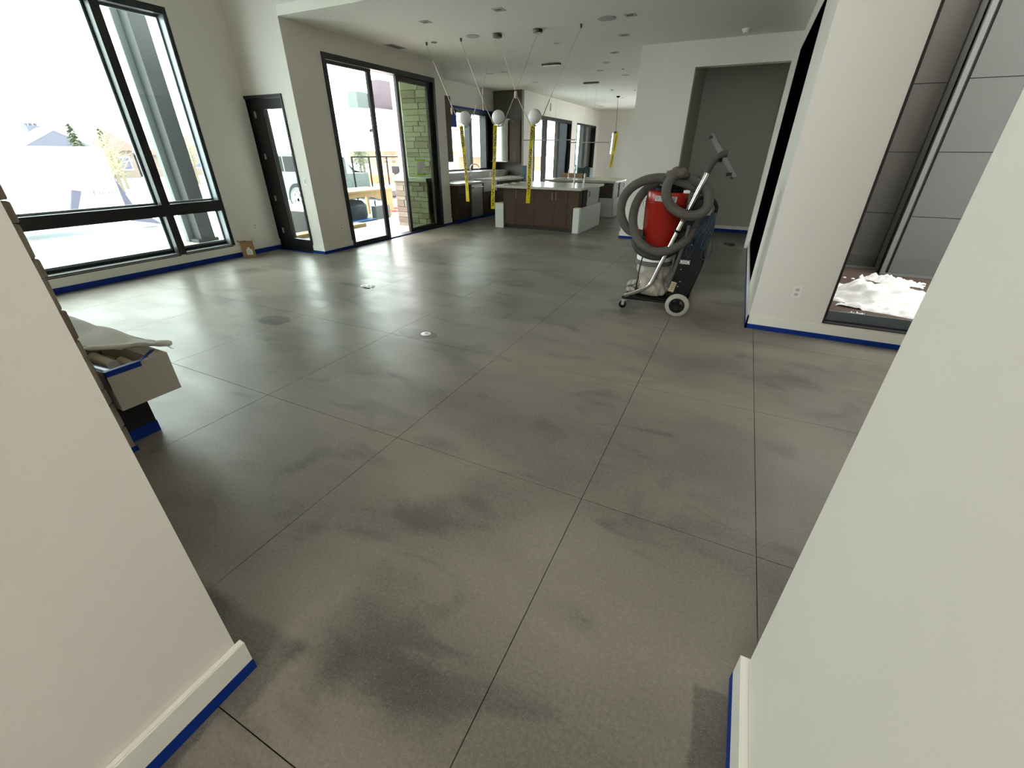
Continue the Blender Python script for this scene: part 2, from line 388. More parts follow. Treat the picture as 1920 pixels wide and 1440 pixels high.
wall_alongy('wall_window_side', -7.75, -7.5, 0.2, 5.47, 0, H2, [(0.9, 4.63, 0.2, 3.30)])
wall_alongx('wall_entry', 5.47, 5.66, -7.75, -6.37, 0, H2, [(-7.585, -6.63, 0.0, 2.375)])
wall_alongy('wall_sliding_door', -6.57, -6.37, 5.66, 9.53, 0, H1, [(6.14, 9.165, 0.0, 2.975)])
wall_alongx('wall_back', 0.0, 0.2, -7.75, -1.35, 0, H2, [])
boxes('wall_near_left', [((-1.35, -4.1, 0), (-1.2, 0.340, H2))], 'paint', kind='structure')
boxes('wall_near_right', [((0.35, -4.1, 0), (0.50, 1.04, H2))], 'paint', kind='structure')
boxes('trim_2', [((0.5, 0.05, 0), (3.3, 0.2, H2))], 'paint', kind='structure')
boxes('wall_right', [((3.2, 0.2, 0), (3.35, 4.84, H2))], 'paint', kind='structure')
wall_alongx('wall_courtyard', 4.84, 5.06, 0.35, 3.35, 0, H2, [(0.975, 2.55, 0.155, 3.1)])
wall_alongy('wall_hall_right', 0.35, 0.56, 5.06, 11.4, 0, H1, [(6.15, 9.25, 0.14, 3.0)])
boxes('trim_3', [((0.35, 5.06, H1), (0.56, 5.47, H2))], 'paint', kind='structure')
wall_alongx('wall_partition', 9.52, 9.72, -2.12, 0.35, 0, H1, [(-1.165, 0.28, 0.0, 2.90)])
boxes('wall_alcove', [((-1.3, 9.72, 0), (-1.165, 11.55, H1)), ((-1.3, 11.4, 0), (0.56, 11.55, H1))], 'taupe', kind='structure')
wall_alongy('wall_kitchen_right', -2.12, -1.97, 9.72, 22.7, 0, H1, [(17.4, 20.0, 0.05, 2.7)])
for k_, (ya, yb) in enumerate(((17.4, 20.0),)):  # window hidden from view, added to brighten the kitchen
    added_window = empty('window_%d' % (7+k_), (-2.04, (ya+yb)/2, 0.05), 'structure')
    boxes('pane', [((-2.05, ya+0.06, 0.11), (-2.04, yb-0.06, 2.64))], 'glass_clear', added_window)
    boxes('frame', [((-2.1, ya, 0.05), (-1.99, ya+0.06, 2.7)), ((-2.1, yb-0.06, 0.05), (-1.99, yb, 2.7)), ((-2.1, ya+0.06, 2.64), (-1.99, yb-0.06, 2.7)), ((-2.1, ya+0.06, 0.05), (-1.99, yb-0.06, 0.11))], 'black', added_window)
# kitchen
wall_alongy('wall_kitchen_window', -7.75, -7.6, 9.53, 14.1, 0, H1, [(10.9, 13.93, 1.10, 2.70)])
boxes('wall_kitchen_return', [((-7.75, 9.40, 0), (-6.57, 9.53, H1))], 'paint', kind='structure')
boxes('wall_range', [((-7.75, 14.1, 0), (-6.6, 14.25, H1))], 'range_shade', kind='structure')
wall_alongy('wall_dining', -6.75, -6.6, 14.25, 22.6, 0, H1, [(15.05, 18.75, 0.0, 2.69), (19.42, 22.1, 0.10, 2.66)])
boxes('wall_dining_end', [((-6.75, 22.6, 0), (-1.97, 22.75, H1))], 'paint', kind='structure')
boxes('trim_4', [((-7.6, 9.53, 0), (-7.02, 13.98, 1.10))], 'tile', kind='structure')       # tiled backsplash ledge
# corridor end: unseen opening behind the photographer, added to let light in
wall_alongx('wall_corridor_end', -4.2, -4.1, -1.35, 0.5, 0, 2.95, [(-1.1, 0.25, 0.02, 2.6)])

# skirting boards with their masking tape
def skirt(name, a, b, side, h=0.14, t=0.016, th=0.05, tape=True, tz=None):
    """a,b: (x,y) ends on the wall face; side: direction of the room (unit axis vector)"""
    (ax, ay), (bx, by) = a, b; sx, sy = side
    x0, x1 = min(ax, bx), max(ax, bx); y0, y1 = min(ay, by), max(ay, by)
    lo = [x0, y0]; hi = [x1, y1]
    if sx > 0: hi[0] = x0 + t
    if sx < 0: lo[0] = x1 - t
    if sy > 0: hi[1] = y0 + t
    if sy < 0: lo[1] = y1 - t
    bm = nb(); box(bm, (lo[0], lo[1], 0.0005), (hi[0], hi[1], h))
    top = [e for e in bm.edges if all(v.co.z > h - 1e-5 for v in e.verts)]
    bmesh.ops.bevel(bm, geom=top, offset=0.004, segments=2, affect='EDGES')
    o = obj(name, bm, 'trim', kind='structure')
    if tape:
        e = 0.0015
        obj('masking_tape', bbox((lo[0]-e, lo[1]-e, 0.001), (hi[0]+e, hi[1]+e, th)), 'tape', o, label='blue masking tape along the bottom of the board')
        # the turned-out edge on the floor
    return o
skirt('baseboard_window', (-7.5, 0.85), (-7.5, 5.47), (1, 0), h=0.185, t=0.02, th=0.075)
skirt('baseboard_entry', (-7.48, 5.47), (-7.585, 5.47), (0, -1), t=0.016, th=0.05)
skirt('baseboard_entry_right', (-6.63, 5.47), (-6.37, 5.47), (0, -1), t=0.016, th=0.05)
skirt('baseboard_slider_left', (-6.37, 5.454), (-6.37, 6.14), (1, 0), t=0.016, th=0.05)
skirt('baseboard_slider_right', (-6.37, 9.165), (-6.37, 9.53), (1, 0), t=0.016, th=0.05)
skirt('baseboard_courtyard', (0.334, 4.84), (3.2, 4.84), (0, -1), t=0.016, th=0.05)
skirt('baseboard_hall', (0.35, 4.824), (0.35, 9.52), (-1, 0), t=0.016, th=0.05)
skirt('baseboard_partition', (-2.136, 9.52), (-1.165, 9.52), (0, -1), t=0.016, th=0.05)
skirt('baseboard_alcove', (-1.165, 11.4), (0.334, 11.4), (0, -1), t=0.016, th=0.07)
skirt('baseboard_near_left', (-1.2, -4.1), (-1.2, 0.358), (1, 0), h=0.15, t=0.024, th=0.05)
skirt('baseboard_near_right', (0.35, -4.1), (0.35, 1.056), (-1, 0), h=0.15, t=0.024, th=0.045)
skirt('baseboard_near_right_end', (0.35, 1.04), (0.50, 1.04), (0, 1), h=0.15, t=0.016, th=0.045)
# mitre bevel lip of the two nearest boards: a thin cap bead
# tape on the slab in front of the doors
def floor_tape(x0, y0, x1, y1):
    obj('masking_tape', bbox((x0, y0, 0.0002), (x1, y1, 0.0016)), 'tape', floor, label='blue masking tape stuck across a doorway')
floor_tape(-6.375, 6.14, -6.31, 9.165); floor_tape(-7.585, 5.40, -6.63, 5.475)

# ---------------------------------------------------------------- window_1: big black window
w1 = empty('window_1', (-7.6, 2.7, 0.2), 'structure')
boxes('frame', [((-7.72, 0.90, 0.2), (-7.515, 0.96, 3.3)), ((-7.72, 4.59, 0.2), (-7.515, 4.63, 3.3)),
                ((-7.72, 0.96, 3.22), (-7.515, 4.59, 3.3)), ((-7.72, 0.96, 0.2), (-7.66, 4.59, 0.26))], 'black', w1)
M['reveal'] = mat('pale_blue_grey_frame_side', (0.16, 0.185, 0.20), 0.4, metal=0.3)
for ya, yb in ((3.745, 3.825),):
    boxes('mullion', [((-7.72, ya+0.004, 0.2), (-7.535, yb-0.004, 3.22))], 'reveal', w1)
    boxes('mullion_cap', [((-7.55, ya-0.014, 0.2), (-7.495, yb+0.014, 3.22))], 'black', w1)
    boxes('mullion_gasket', [((-7.665, ya-0.01, 0.2), (-7.635, yb+0.01, 3.22))], 'gasket', w1)
for ya, yb in ((0.96, 3.749), (3.821, 4.59)):
    boxes('transom', [((-7.72, ya, 0.765), (-7.535, yb, 0.895))], 'black', w1)
    boxes('transom_cap', [((-7.55, ya, 0.752), (-7.496, yb, 0.908))], 'black', w1)
    boxes('transom_ledge', [((-7.70, ya, 0.895), (-7.56, yb, 0.902))], 'trimmetal', w1)
    boxes('sill', [((-7.655, ya, 0.185), (-7.502, yb, 0.222))], 'trimmetal', w1, label='bright metal sill')
    boxes('sill_edge', [((-7.504, ya, 0.178), (-7.494, yb, 0.196))], 'gasket', w1)
    for z0, z1 in ((0.26, 0.765), (0.902, 3.22)):
        boxes('glazing_bead', [((-7.67, ya, z0), (-7.645, ya+0.035, z1)), ((-7.67, yb-0.035, z0), (-7.645, yb, z1)),
                               ((-7.67, ya+0.035, z0), (-7.645, yb-0.035, z0+0.03)), ((-7.67, ya+0.035, z1-0.03), (-7.645, yb-0.035, z1))], 'reveal', w1)
        boxes('pane', [((-7.662, ya+0.035, z0+0.03), (-7.654, yb-0.035, z1-0.03))], 'glass', w1)
boxes('jamb_lining', [((-7.66, 4.576, 0.222), (-7.52, 4.59, 3.22))], 'reveal', w1)

# ---------------------------------------------------------------- door_1: black entry door, glazed
d1 = empty('door_1', (-7.1, 5.5, 0), 'structure')
boxes('door_frame', [((-7.585, 5.45, 0), (-7.545, 5.64, 2.375)), ((-6.665, 5.45, 0), (-6.63, 5.64, 2.375)), ((-7.545, 5.45, 2.335), (-6.665, 5.64, 2.375))], 'black', d1)
boxes('door_leaf', [((-7.54, 5.50, 0.02), (-7.16, 5.555, 2.33)), ((-6.70, 5.50, 0.02), (-6.67, 5.555, 2.33)),
                    ((-7.16, 5.50, 2.19), (-6.70, 5.555, 2.33)), ((-7.16, 5.50, 0.02), (-6.70, 5.555, 0.205))], 'black', d1)
boxes('pane', [((-7.16, 5.522, 0.205), (-6.70, 5.532, 2.19))], 'glass', d1)
boxes('threshold', [((-7.545, 5.47, 0), (-6.665, 5.66, 0.018))], 'gasket', d1)
for z in (2.12, 1.52, 0.87, 0.33):
    bm = nb(); lathe(bm, [(0.009, -0.045), (0.009, 0.045)], (-7.375, 5.492, z)); box(bm, (-7.398, 5.497, z-0.04), (-7.35, 5.501, z+0.04))
    obj('hinge', bm, 'steel_matt', d1, label='small metal hinge')

# ---------------------------------------------------------------- door_2: sliding glass doors
d2 = empty('door_2', (-6.47, 7.65, 0), 'structure')
boxes('door_frame', [((-6.57, 6.14, 0), (-6.355, 6.205, 2.975)), ((-6.57, 9.095, 0), (-6.355, 9.165, 2.975)), ((-6.57, 6.205, 2.89), (-6.355, 9.095, 2.975)),
                     ((-6.57, 6.205, 0), (-6.36, 9.095, 0.022))], 'black', d2)
def leaf(name, x, y0, y1, sl, sr, gm, top=0.05):
    l = boxes(name, [((x-0.045, y0, 0.025), (x, y0+sl, 2.885)), ((x-0.045, y1-sr, 0.025), (x, y1, 2.885)),
                     ((x-0.045, y0+sl, 2.885-top), (x, y1-sr, 2.885)), ((x-0.045, y0+sl, 0.025), (x, y1-sr, 0.085))], 'bronze', d2)
    boxes('pane', [((x-0.028, y0+sl, 0.085), (x-0.018, y1-sr, 2.885-top))], gm, l)
    return l
leaf('sliding_leaf', -6.375, 6.205, 7.235, 0.035, 0.10, 'glass')
leaf('sliding_leaf', -6.43, 7.98, 9.095, 0.07, 0.12, 'glass_green', 0.07)
leaf('sliding_leaf', -6.49, 8.04, 9.08, 0.09, 0.05, 'glass', 0.07)
hb = nb(); box(hb, (-6.372, 7.155, 0.93), (-6.335, 7.185, 1.17)); bmesh.ops.bevel(hb, geom=hb.edges[:], offset=0.008, segments=2, affect='EDGES')
obj('door_handle', hb, 'black', d2, label='black pull handle')
pp = thing('notice_sheet', (-6.42, 8.53, 1.3), 'white printed notice held to the sliding glass with lime green tape', 'notice')
boxes('paper', [((-6.428, 8.385, 1.17), (-6.4265, 8.67, 1.44))], 'label', pp)
boxes('tape_strip', [((-6.4262, 8.36, 1.42), (-6.4250, 8.70, 1.455))], 'greentape', pp, label='lime green tape strip'); boxes('tape_strip', [((-6.4262, 8.37, 1.145), (-6.4250, 8.69, 1.185))], 'greentape', pp, label='lime green tape strip')
for k in range(5):
    boxes('printed_line', [((-6.4262, 8.44, 1.385-k*0.035), (-6.4256, 8.62-0.02*(k % 3), 1.395-k*0.035))], 'slot', pp)

# ---------------------------------------------------------------- window_2: courtyard window
w2 = empty('window_2', (1.75, 4.9, 0.155), 'structure')
boxes('frame', [((0.975, 4.835, 0.155), (0.995, 5.03, 3.1)), ((2.53, 4.835, 0.155), (2.55, 5.03, 3.1)), ((0.995, 4.835, 3.07), (2.53, 5.03, 3.1)),
                ((0.995, 4.833, 0.155), (2.53, 4.85, 0.165))], 'bronze', w2)
boxes('frame_bottom', [((0.995, 4.85, 0.155), (2.53, 5.03, 0.16)), ((0.995, 4.97, 0.16), (2.53, 5.03, 0.235))], 'black', w2)
boxes('glazing_bead', [((0.995, 4.955, 0.16), (2.53, 4.97, 0.25))], 'reveal', w2)
boxes('pane', [((0.995, 4.985, 0.235), (2.53, 4.993, 3.07))], 'glass_dark', w2)

# ---------------------------------------------------------------- tall black glass panel in the hall wall
w3 = empty('window_3', (0.40, 7.7, 0.14), 'structure')
boxes('frame', [((0.352, 6.15, 0.14), (0.54, 6.17, 3.0)), ((0.352, 9.23, 0.14), (0.54, 9.25, 3.0)), ((0.352, 6.17, 2.98), (0.54, 9.23, 3.0)), ((0.352, 6.17, 0.14), (0.54, 9.23, 0.16))], 'black', w3)
boxes('pane', [((0.351, 6.17, 0.16), (0.37, 9.23, 2.98))], 'blackglass', w3, label='black reflective glass')
boxes('backing', [((0.50, 6.17, 0.16), (0.52, 9.23, 2.98))], 'gasket', w3)

# ---------------------------------------------------------------- window_4: kitchen window
w4 = empty('window_4', (-7.6, 12.4, 1.1), 'structure')
boxes('frame', [((-7.74, 10.9, 1.10), (-7.5, 10.97, 2.7)), ((-7.74, 13.86, 1.10), (-7.5, 13.93, 2.7)), ((-7.74, 10.97, 2.56), (-7.5, 13.86, 2.7)), ((-7.74, 10.97, 1.10), (-7.6, 13.86, 1.15)),
                ((-7.74, 12.50, 1.15), (-7.56, 12.66, 2.56)), ((-7.74, 13.42, 1.15), (-7.52, 13.55, 2.56))], 'black', w4)
boxes('pane', [((-7.68, 10.97, 1.15), (-7.672, 12.50, 2.56))], 'glass', w4)
boxes('pane', [((-7.68, 12.66, 1.15), (-7.672, 13.42, 2.56))], 'glass', w4)
boxes('pane', [((-7.68, 13.55, 1.15), (-7.672, 13.86, 2.56))], 'glass_screen', w4)
boxes('masking_tape', [((-7.5, 10.95, 2.665), (-7.49, 13.93, 2.71)), ((-7.51, 10.95, 2.2), (-7.50, 11.75, 2.62))], 'tape', w4)

# ---------------------------------------------------------------- door_3: dining sliding doors, window_5
d3 = empty('door_3', (-6.65, 16.9, 0), 'structure')
boxes('door_frame', [((-6.75, 15.05, 0), (-6.58, 15.12, 2.69)), ((-6.75, 18.68, 0), (-6.58, 18.75, 2.69)), ((-6.75, 15.12, 2.58), (-6.58, 18.68, 2.69)), ((-6.75, 15.12, 0), (-6.58, 18.68, 0.03)),
                     ((-6.72, 16.00, 0.03), (-6.60, 16.22, 2.58)), ((-6.72, 17.25, 0.03), (-6.60, 17.46, 2.58))], 'bronze', d3)
boxes('pane', [((-6.68, 15.12, 0.03), (-6.672, 16.0, 2.58))], 'glass', d3)
boxes('pane', [((-6.68, 16.22, 0.03), (-6.672, 17.25, 2.58))], 'glass', d3)
boxes('pane', [((-6.68, 17.46, 0.03), (-6.672, 18.68, 2.58))], 'glass_grey', d3)
w5 = empty('window_5', (-6.65, 20.7, 0.1), 'structure')
boxes('frame', [((-6.75, 19.42, 0.10), (-6.59, 19.48, 2.66)), ((-6.75, 22.04, 0.10), (-6.58, 22.1, 2.66)), ((-6.75, 19.48, 2.60), (-6.59, 22.04, 2.66)), ((-6.75, 19.48, 0.10), (-6.59, 22.04, 0.16)),
                ((-6.75, 20.25, 0.16), (-6.57, 20.6, 2.60)), ((-6.75, 21.0, 0.16), (-6.57, 21.25, 2.60))], 'black', w5)
boxes('pane', [((-6.68, 19.48, 0.16), (-6.672, 20.25, 2.60)), ((-6.68, 20.6, 0.16), (-6.672, 21.0, 2.60))], 'glass', w5)
boxes('pane', [((-6.68, 21.25, 0.16), (-6.672, 22.04, 2.60))], 'glass_screen', w5)

# corridor end glazing, out of view, added as a light source
w6 = empty('window_6', (-0.42, -4.15, 0.02), 'structure')
boxes('frame', [((-1.1, -4.18, 0.02), (-1.04, -4.12, 2.6)), ((0.19, -4.18, 0.02), (0.25, -4.12, 2.6)), ((-1.04, -4.18, 2.54), (0.19, -4.12, 2.6)), ((-1.04, -4.18, 0.02), (0.19, -4.12, 0.08))], 'black', w6)
boxes('pane', [((-1.04, -4.154, 0.08), (0.19, -4.146, 2.54))], 'glass_clear', w6)

# ================================================================= STONE FIREPLACE END + BENCH
fp = thing('stone_chimney_breast', (-3.8, 0.52, 0), 'rough limestone clad chimney breast behind the near left wall', 'fireplace')
boxes('core', [((-4.7, 0.25, 0), (-2.985, 0.841, H2-0.005))], 'mortar', fp)
rs = random.Random(5); z = 0.0; row = 0
while z < H2 - 0.03:
    h = min(rs.choice([0.10, 0.13, 0.16, 0.20]), H2 - 0.006 - z)
    for (a0, a1, face) in ((0.25, 0.856, 'x'), (-4.7, -2.985, 'y')):
        cur = a0
        while cur < a1 - 1e-4:
            L = rs.uniform(0.22, 0.42) if face == 'x' else rs.uniform(0.5, 0.9)
            e = min(cur + L, a1)
            if a1 - e < 0.1: e = a1
            p = rs.uniform(-0.006, 0.006)
            if face == 'x': bm = bbox((-2.99, cur+0.004, z+0.004), (-2.962+p, e-0.004 if e < a1 else e, z+h-0.004))
            else: bm = bbox((cur+0.004, 0.836, z+0.004), (e-0.004, 0.872+p, z+h-0.004))
            bmesh.ops.bevel(bm, geom=bm.edges[:], offset=0.006, segments=1, affect='EDGES')
            for v in bm.verts: v.co += Vector((rs.uniform(-1, 1), rs.uniform(-1, 1), rs.uniform(-1, 1)))*0.0022
            obj('stone', bm, rs.choice(['stone', 'stone', 'stone_b']), fp)
            cur = e
    z += h; row += 1
boxes('masking_tape', [((-2.953, 0.25, 0.001), (-2.949, 0.87, 0.035))], 'tape', fp, label='blue masking tape round the foot')

be = thing('hearth_bench', (-3.7, 1.03, 0), 'floating beige hearth bench with an open box top, on a recessed black plinth', 'bench')
bm = nb()
for a, b in (((-4.6, 0.884, 0.27), (-2.95, 1.205, 0.41)), ((-4.6, 0.884, 0.41), (-2.95, 0.886, 0.515)), ((-4.6, 1.12, 0.41), (-2.95, 1.205, 0.515)),
             ((-4.6, 0.884, 0.41), (-3.6, 1.12, 0.515)), ((-2.972, 0.884, 0.41), (-2.95, 1.12, 0.515))): box(bm, a, b)
obj('bench_box', bm, 'hearth', be)
boxes('plinth', [((-4.5, 0.886, 0.0005), (-3.07, 1.05, 0.27))], 'gasket', be, label='black recessed plinth')
boxes('masking_tape', [((-4.5, 0.886, 0.001), (-3.067, 1.053, 0.075))], 'tape', be, label='blue masking tape round the plinth foot')
boxes('masking_tape', [((-2.975, 0.886, 0.5152), (-2.948, 1.06, 0.519)), ((-2.9495, 0.886, 0.488), (-2.9465, 1.06, 0.517))], 'tape', be, label='blue masking tape on the near rim')
bm = nb(); prism(bm, [(-2.965, 1.06, 0.5155), (-2.945, 1.06, 0.5155), (-3.05, 1.19, 0.5155), (-3.07, 1.175, 0.5155)], (0, 0, 0.003)); obj('masking_tape', bm, 'tape', be, label='blue masking tape running across the rim')
# contents of the open box
def cartridge(c, ax, L, r, body, end, label, name='sealant_cartridge'):
    d = Vector(ax).normalized(); t = thing(name, c, label, 'cartridge', None)
    bm = nb(); lathe(bm, [(r, 0), (r, L)], c, ax, 20); obj('barrel', bm, body, t, smooth=True)
    bm = nb(); lathe(bm, [(r*1.05, 0), (r*1.05, 0.012), (r*0.8, 0.012), (r*0.8, 0.006), (0, 0.006)], Vector(c)+d*L, ax, 20); obj('end_cap', bm, end, t, smooth=True)
    bm = nb(); lathe(bm, [(0.008, -0.055), (0.012, -0.01), (r*0.9, 0)], c, ax, 12); obj('nozzle', bm, end, t, smooth=True)
    return t
cartridge((-3.25, 0.932, 0.453), (1, 0.04, 0.02), 0.20, 0.034, 'bluebag', 'cartgrey', 'blue sealant cartridge with grey end lying nearest in the bench top')
cartridge((-3.42, 1.015, 0.462), (1, -0.04, 0.02), 0.26, 0.030, 'tubes', 'cartgrey', 'beige sealant cartridge lying just behind the blue one')
cartridge((-3.26, 1.082, 0.444), (1, -0.04, 0.0), 0.20, 0.026, 'tubes', 'ink', 'beige sealant cartridge with black end in the far corner of the bench top')
t = thing('plastic_bag', (-3.50, 0.92, 0.412), 'crumpled blue plastic bag under the drop cloth in the bench top', 'bag')
bm = nb(); bmesh.ops.create_icosphere(bm, subdivisions=3, radius=1.0)
for v in bm.verts:
    n_ = noise.noise(v.co*2.3)*0.35; v.co = Vector((v.co.x*0.06*(1+n_), v.co.y*0.036*(1+n_), v.co.z*0.036*(1+n_))) + Vector((-3.50, 0.945, 0.462))
obj('film', bm, 'bluebag', t, smooth=True)
# drop cloth draped over the bench
t = thing('drop_cloth', (-3.7, 1.1, 0.52), 'cream canvas drop cloth draped over the far side of the hearth bench', 'cloth')
bm = nb(); NX, NY = 60, 26; gv = []
for i in range(NX+1):
    u = i/NX; row_ = []
    for j in range(NY+1):
        v = j/NY
        x = -4.75 + u*1.74
        near = 0.895 + 0.27*max(0, (u-0.60)/0.40)**1.3        # near edge retreats diagonally to the right
        far = 1.27 + 0.012*math.sin(u*9)
        y = near + (far-near)*v
        zz = 0.535 + 0.028*noise.noise(Vector((x*4, y*5, 0.3))) + 0.020*abs(math.sin(x*7+y*9)) + 0.05*(1-u)*math.sin(v*PI)
        zz += 0.025*math.exp(-((u-0.97)/0.05)**2)
        zz = max(zz, 0.522)
        if y > 1.215: zz = max(zz - (y-1.215)*0.8, 0.50)
        row_.append(bm.verts.new((x, y, zz)))
    gv.append(row_)
for i in range(NX):
    for j in range(NY): bm.faces.new((gv[i][j], gv[i+1][j], gv[i+1][j+1], gv[i][j+1]))
bmesh.ops.solidify(bm, geom=bm.faces[:], thickness=0.006)
obj('canvas', bm, 'canvas', t, smooth='all')
bm = nb(); tube(bm, spline([(-3.42, 0.955, 0.545), (-3.25, 1.05, 0.550), (-3.10, 1.16, 0.556), (-2.97, 1.255, 0.553)], 6), [0.006]*3+[0.015]*12+[0.020]*3+[0.012], 12)
obj('rolled_hem', bm, 'canvas', t, smooth='all')

# ================================================================= CARDBOARD BOX
t = thing('cardboard_box', (-7.32, 4.70, 0), 'small open cardboard box with white label standing under the big window', 'box')
a_ = math.atan2(0.144, 0.10); ux = Vector((math.cos(a_), math.sin(a_), 0)); uy = Vector((-ux.y, ux.x, 0)); o_ = Vector((-7.325, 4.60, 0.001))
def loc_(u, v, z): return o_ + ux*u + uy*v + Vector((0, 0, z))
def lbox(bm, a, b):
    vs = box(bm, a, b)
    for v in vs: v.co = loc_(v.co.x, v.co.y, v.co.z)
bm = nb(); Wd, Dp, Hh, tk = 0.185, 0.15, 0.25, 0.004
for a, b in (((0, 0, 0), (Wd, Dp, tk)), ((0, 0, tk), (Wd, tk, Hh)), ((0, Dp-tk, tk), (Wd, Dp, Hh)), ((0, tk, tk), (tk, Dp-tk, Hh)), ((Wd-tk, tk, tk), (Wd, Dp-tk, Hh))): lbox(bm, a, b)
obj('carton', bm, 'card', t)
for poly in ([(tk, 0, Hh), (Wd*0.55, 0, Hh), (Wd*0.5, -0.012, Hh+0.035), (tk, -0.012, Hh+0.03)], [(0, 0, Hh), (0, Dp, Hh), (-0.045, Dp-0.01, Hh+0.03), (-0.045, 0.01, Hh+0.03)],
             [(Wd, 0, Hh), (Wd, Dp, Hh), (Wd+0.02, Dp, Hh+0.045), (Wd+0.02, 0.01, Hh+0.045)]):
    bm = nb(); prism(bm, [loc_(*p) for p in poly], (0, 0.003, 0.002)); obj('flap', bm, 'card', t)
bm = nb(); lbox(bm, (0.06, -0.0015, 0.05), (0.15, -0.0002, 0.14)); lbox(bm, (0.08, -0.0015, 0.14), (0.12, -0.0002, 0.17)); obj('shipping_label', bm, 'label', t, label='white printed label')
bm = nb()
for k in range(4): lbox(bm, (0.07, -0.0022, 0.065+0.018*k), (0.07+0.06-0.01*(k % 2), -0.0016, 0.071+0.018*k))
obj('printed_line', bm, 'slot', t)
bm = nb(); lbox(bm, (-0.002, 0.004, 0.0), (-0.0002, Dp-0.004, Hh)); obj('pale_side', bm, 'card_light', t, label='pale side of the box')
bm = nb(); lbox(bm, (-0.0035, 0.05, 0.10), (-0.0021, 0.08, 0.125)); lbox(bm, (-0.0035, 0.09, 0.17), (-0.0021, 0.11, 0.19)); lbox(bm, (-0.0035, 0.04, 0.03), (-0.0021, 0.06, 0.05)); obj('printed_mark', bm, 'ink', t)

# ================================================================= FLOOR CAPS, OUTLETS, SWITCHES
def floor_cap(x, y, label, paper=False):
    t = thing('floor_outlet_cap', (x, y, 0), label, 'floor cap', 'white caps on the floor fittings')
    bm = nb(); lathe(bm, [(0.052, 0.0003), (0.052, 0.004), (0.046, 0.008), (0.040, 0.0075), (0.034, 0.0095), (0, 0.010)], (x, y, 0), n=28); obj('cap_disc', bm, 'white_plastic', t, smooth=True)
    bm = nb(); lathe(bm, [(0.020, 0.0095), (0.020, 0.0115), (0.014, 0.0115), (0.014, 0.0105), (0, 0.0105)], (x+0.006, y, 0), n=16); obj('cap_knob', bm, 'slot', t, smooth=True)
    if paper:
        bm = nb(); r_ = random.Random(3)
        for k in range(7):
            px, py = x + 0.07 + r_.uniform(-0.05, 0.09), y + r_.uniform(-0.05, 0.07); a = r_.uniform(0, 3); s = r_.uniform(0.02, 0.04)
            prism(bm, [(px+s*math.cos(a+q*PI/2), py+s*0.8*math.sin(a+q*PI/2), 0.002+0.004*(q % 2)+0.001*k) for q in range(4)], (0, 0, 0.0015))
        obj('torn_paper', bm, 'label', t)
    return t
floor_cap(-2.52, 3.185, 'round white cap on the concrete floor, nearest the camera')
floor_cap(-4.31, 4.23, 'round white cap with torn paper, farther away near the sliding door', True)

def outlet(c, nrm, label, kind='outlet', n=1, cat='outlet', name='wall_outlet'):
    nrm = Vector(nrm); up = Vector((0, 0, 1)); s = up.cross(nrm); c = Vector(c)
    t = thing(name, c, label, cat)
    def pb(u0, u1, z0, z1, d0, d1):
        bm = nb(); vs = box(bm, (u0, d0, z0), (u1, d1, z1))
        for v in vs: v.co = c + s*v.co.x + nrm*v.co.y + up*v.co.z
        return bm
    W_ = 0.037 + 0.023*(n-1)
    bm = pb(-W_, W_, -0.059, 0.059, 0.0003, 0.006); bmesh.ops.bevel(bm, geom=bm.edges[:], offset=0.002, segments=1, affect='EDGES'); obj('cover_plate', bm, 'plate', t)
    for k in range(n):
        u = (k-(n-1)/2)*0.046
        if kind == 'outlet':
            obj('socket', pb(u-0.017, u+0.017, 0.008, 0.038, 0.006, 0.0075), 'slot', t); obj('socket', pb(u-0.017, u+0.017, -0.038, -0.008, 0.006, 0.0075), 'slot', t)
            for zz in (0.024, -0.022):
                for q in (-0.007, 0.007): obj('slot', pb(u+q-0.0012, u+q+0.0012, zz-0.005, zz+0.005, 0.0075, 0.0079), 'ink', t)
        else: obj('rocker', pb(u-0.015, u+0.015, -0.032, 0.032, 0.006, 0.009), 'slot', t)
    return t
outlet((0.692, 4.84, 0.422), (0, -1, 0), 'white double outlet on the tan wall left of the courtyard window')
outlet((-7.5, 5.06, 0.44), (1, 0, 0), 'white outlet on the grey wall above the cardboard box')
outlet((-6.37, 5.94, 0.40), (1, 0, 0), 'white outlet on the wall left of the sliding door')
outlet((-6.50, 5.47, 1.16), (0, -1, 0), 'white switch plate right of the black entry door', 'switch', 1, 'switch', 'light_switch')
outlet((-1.72, 9.52, 1.21), (0, -1, 0), 'white switch plate on the partition above the vacuum hose', 'switch', 2, 'switch', 'light_switch')
outlet((0.35, 5.47, 1.20), (-1, 0, 0), 'white switch plate seen edge on beside the black glass panel', 'switch', 1, 'switch', 'light_switch')
outlet((0.35, 5.10, 0.50), (-1, 0, 0), 'white outlet seen edge on low beside the black glass panel')
outlet((-7.02, 10.35, 1.0), (1, 0, 0), 'outlet in the backsplash near the left end of the kitchen counter')
outlet((-7.02, 12.75, 1.0), (1, 0, 0), 'outlet in the backsplash right of the kitchen tap')

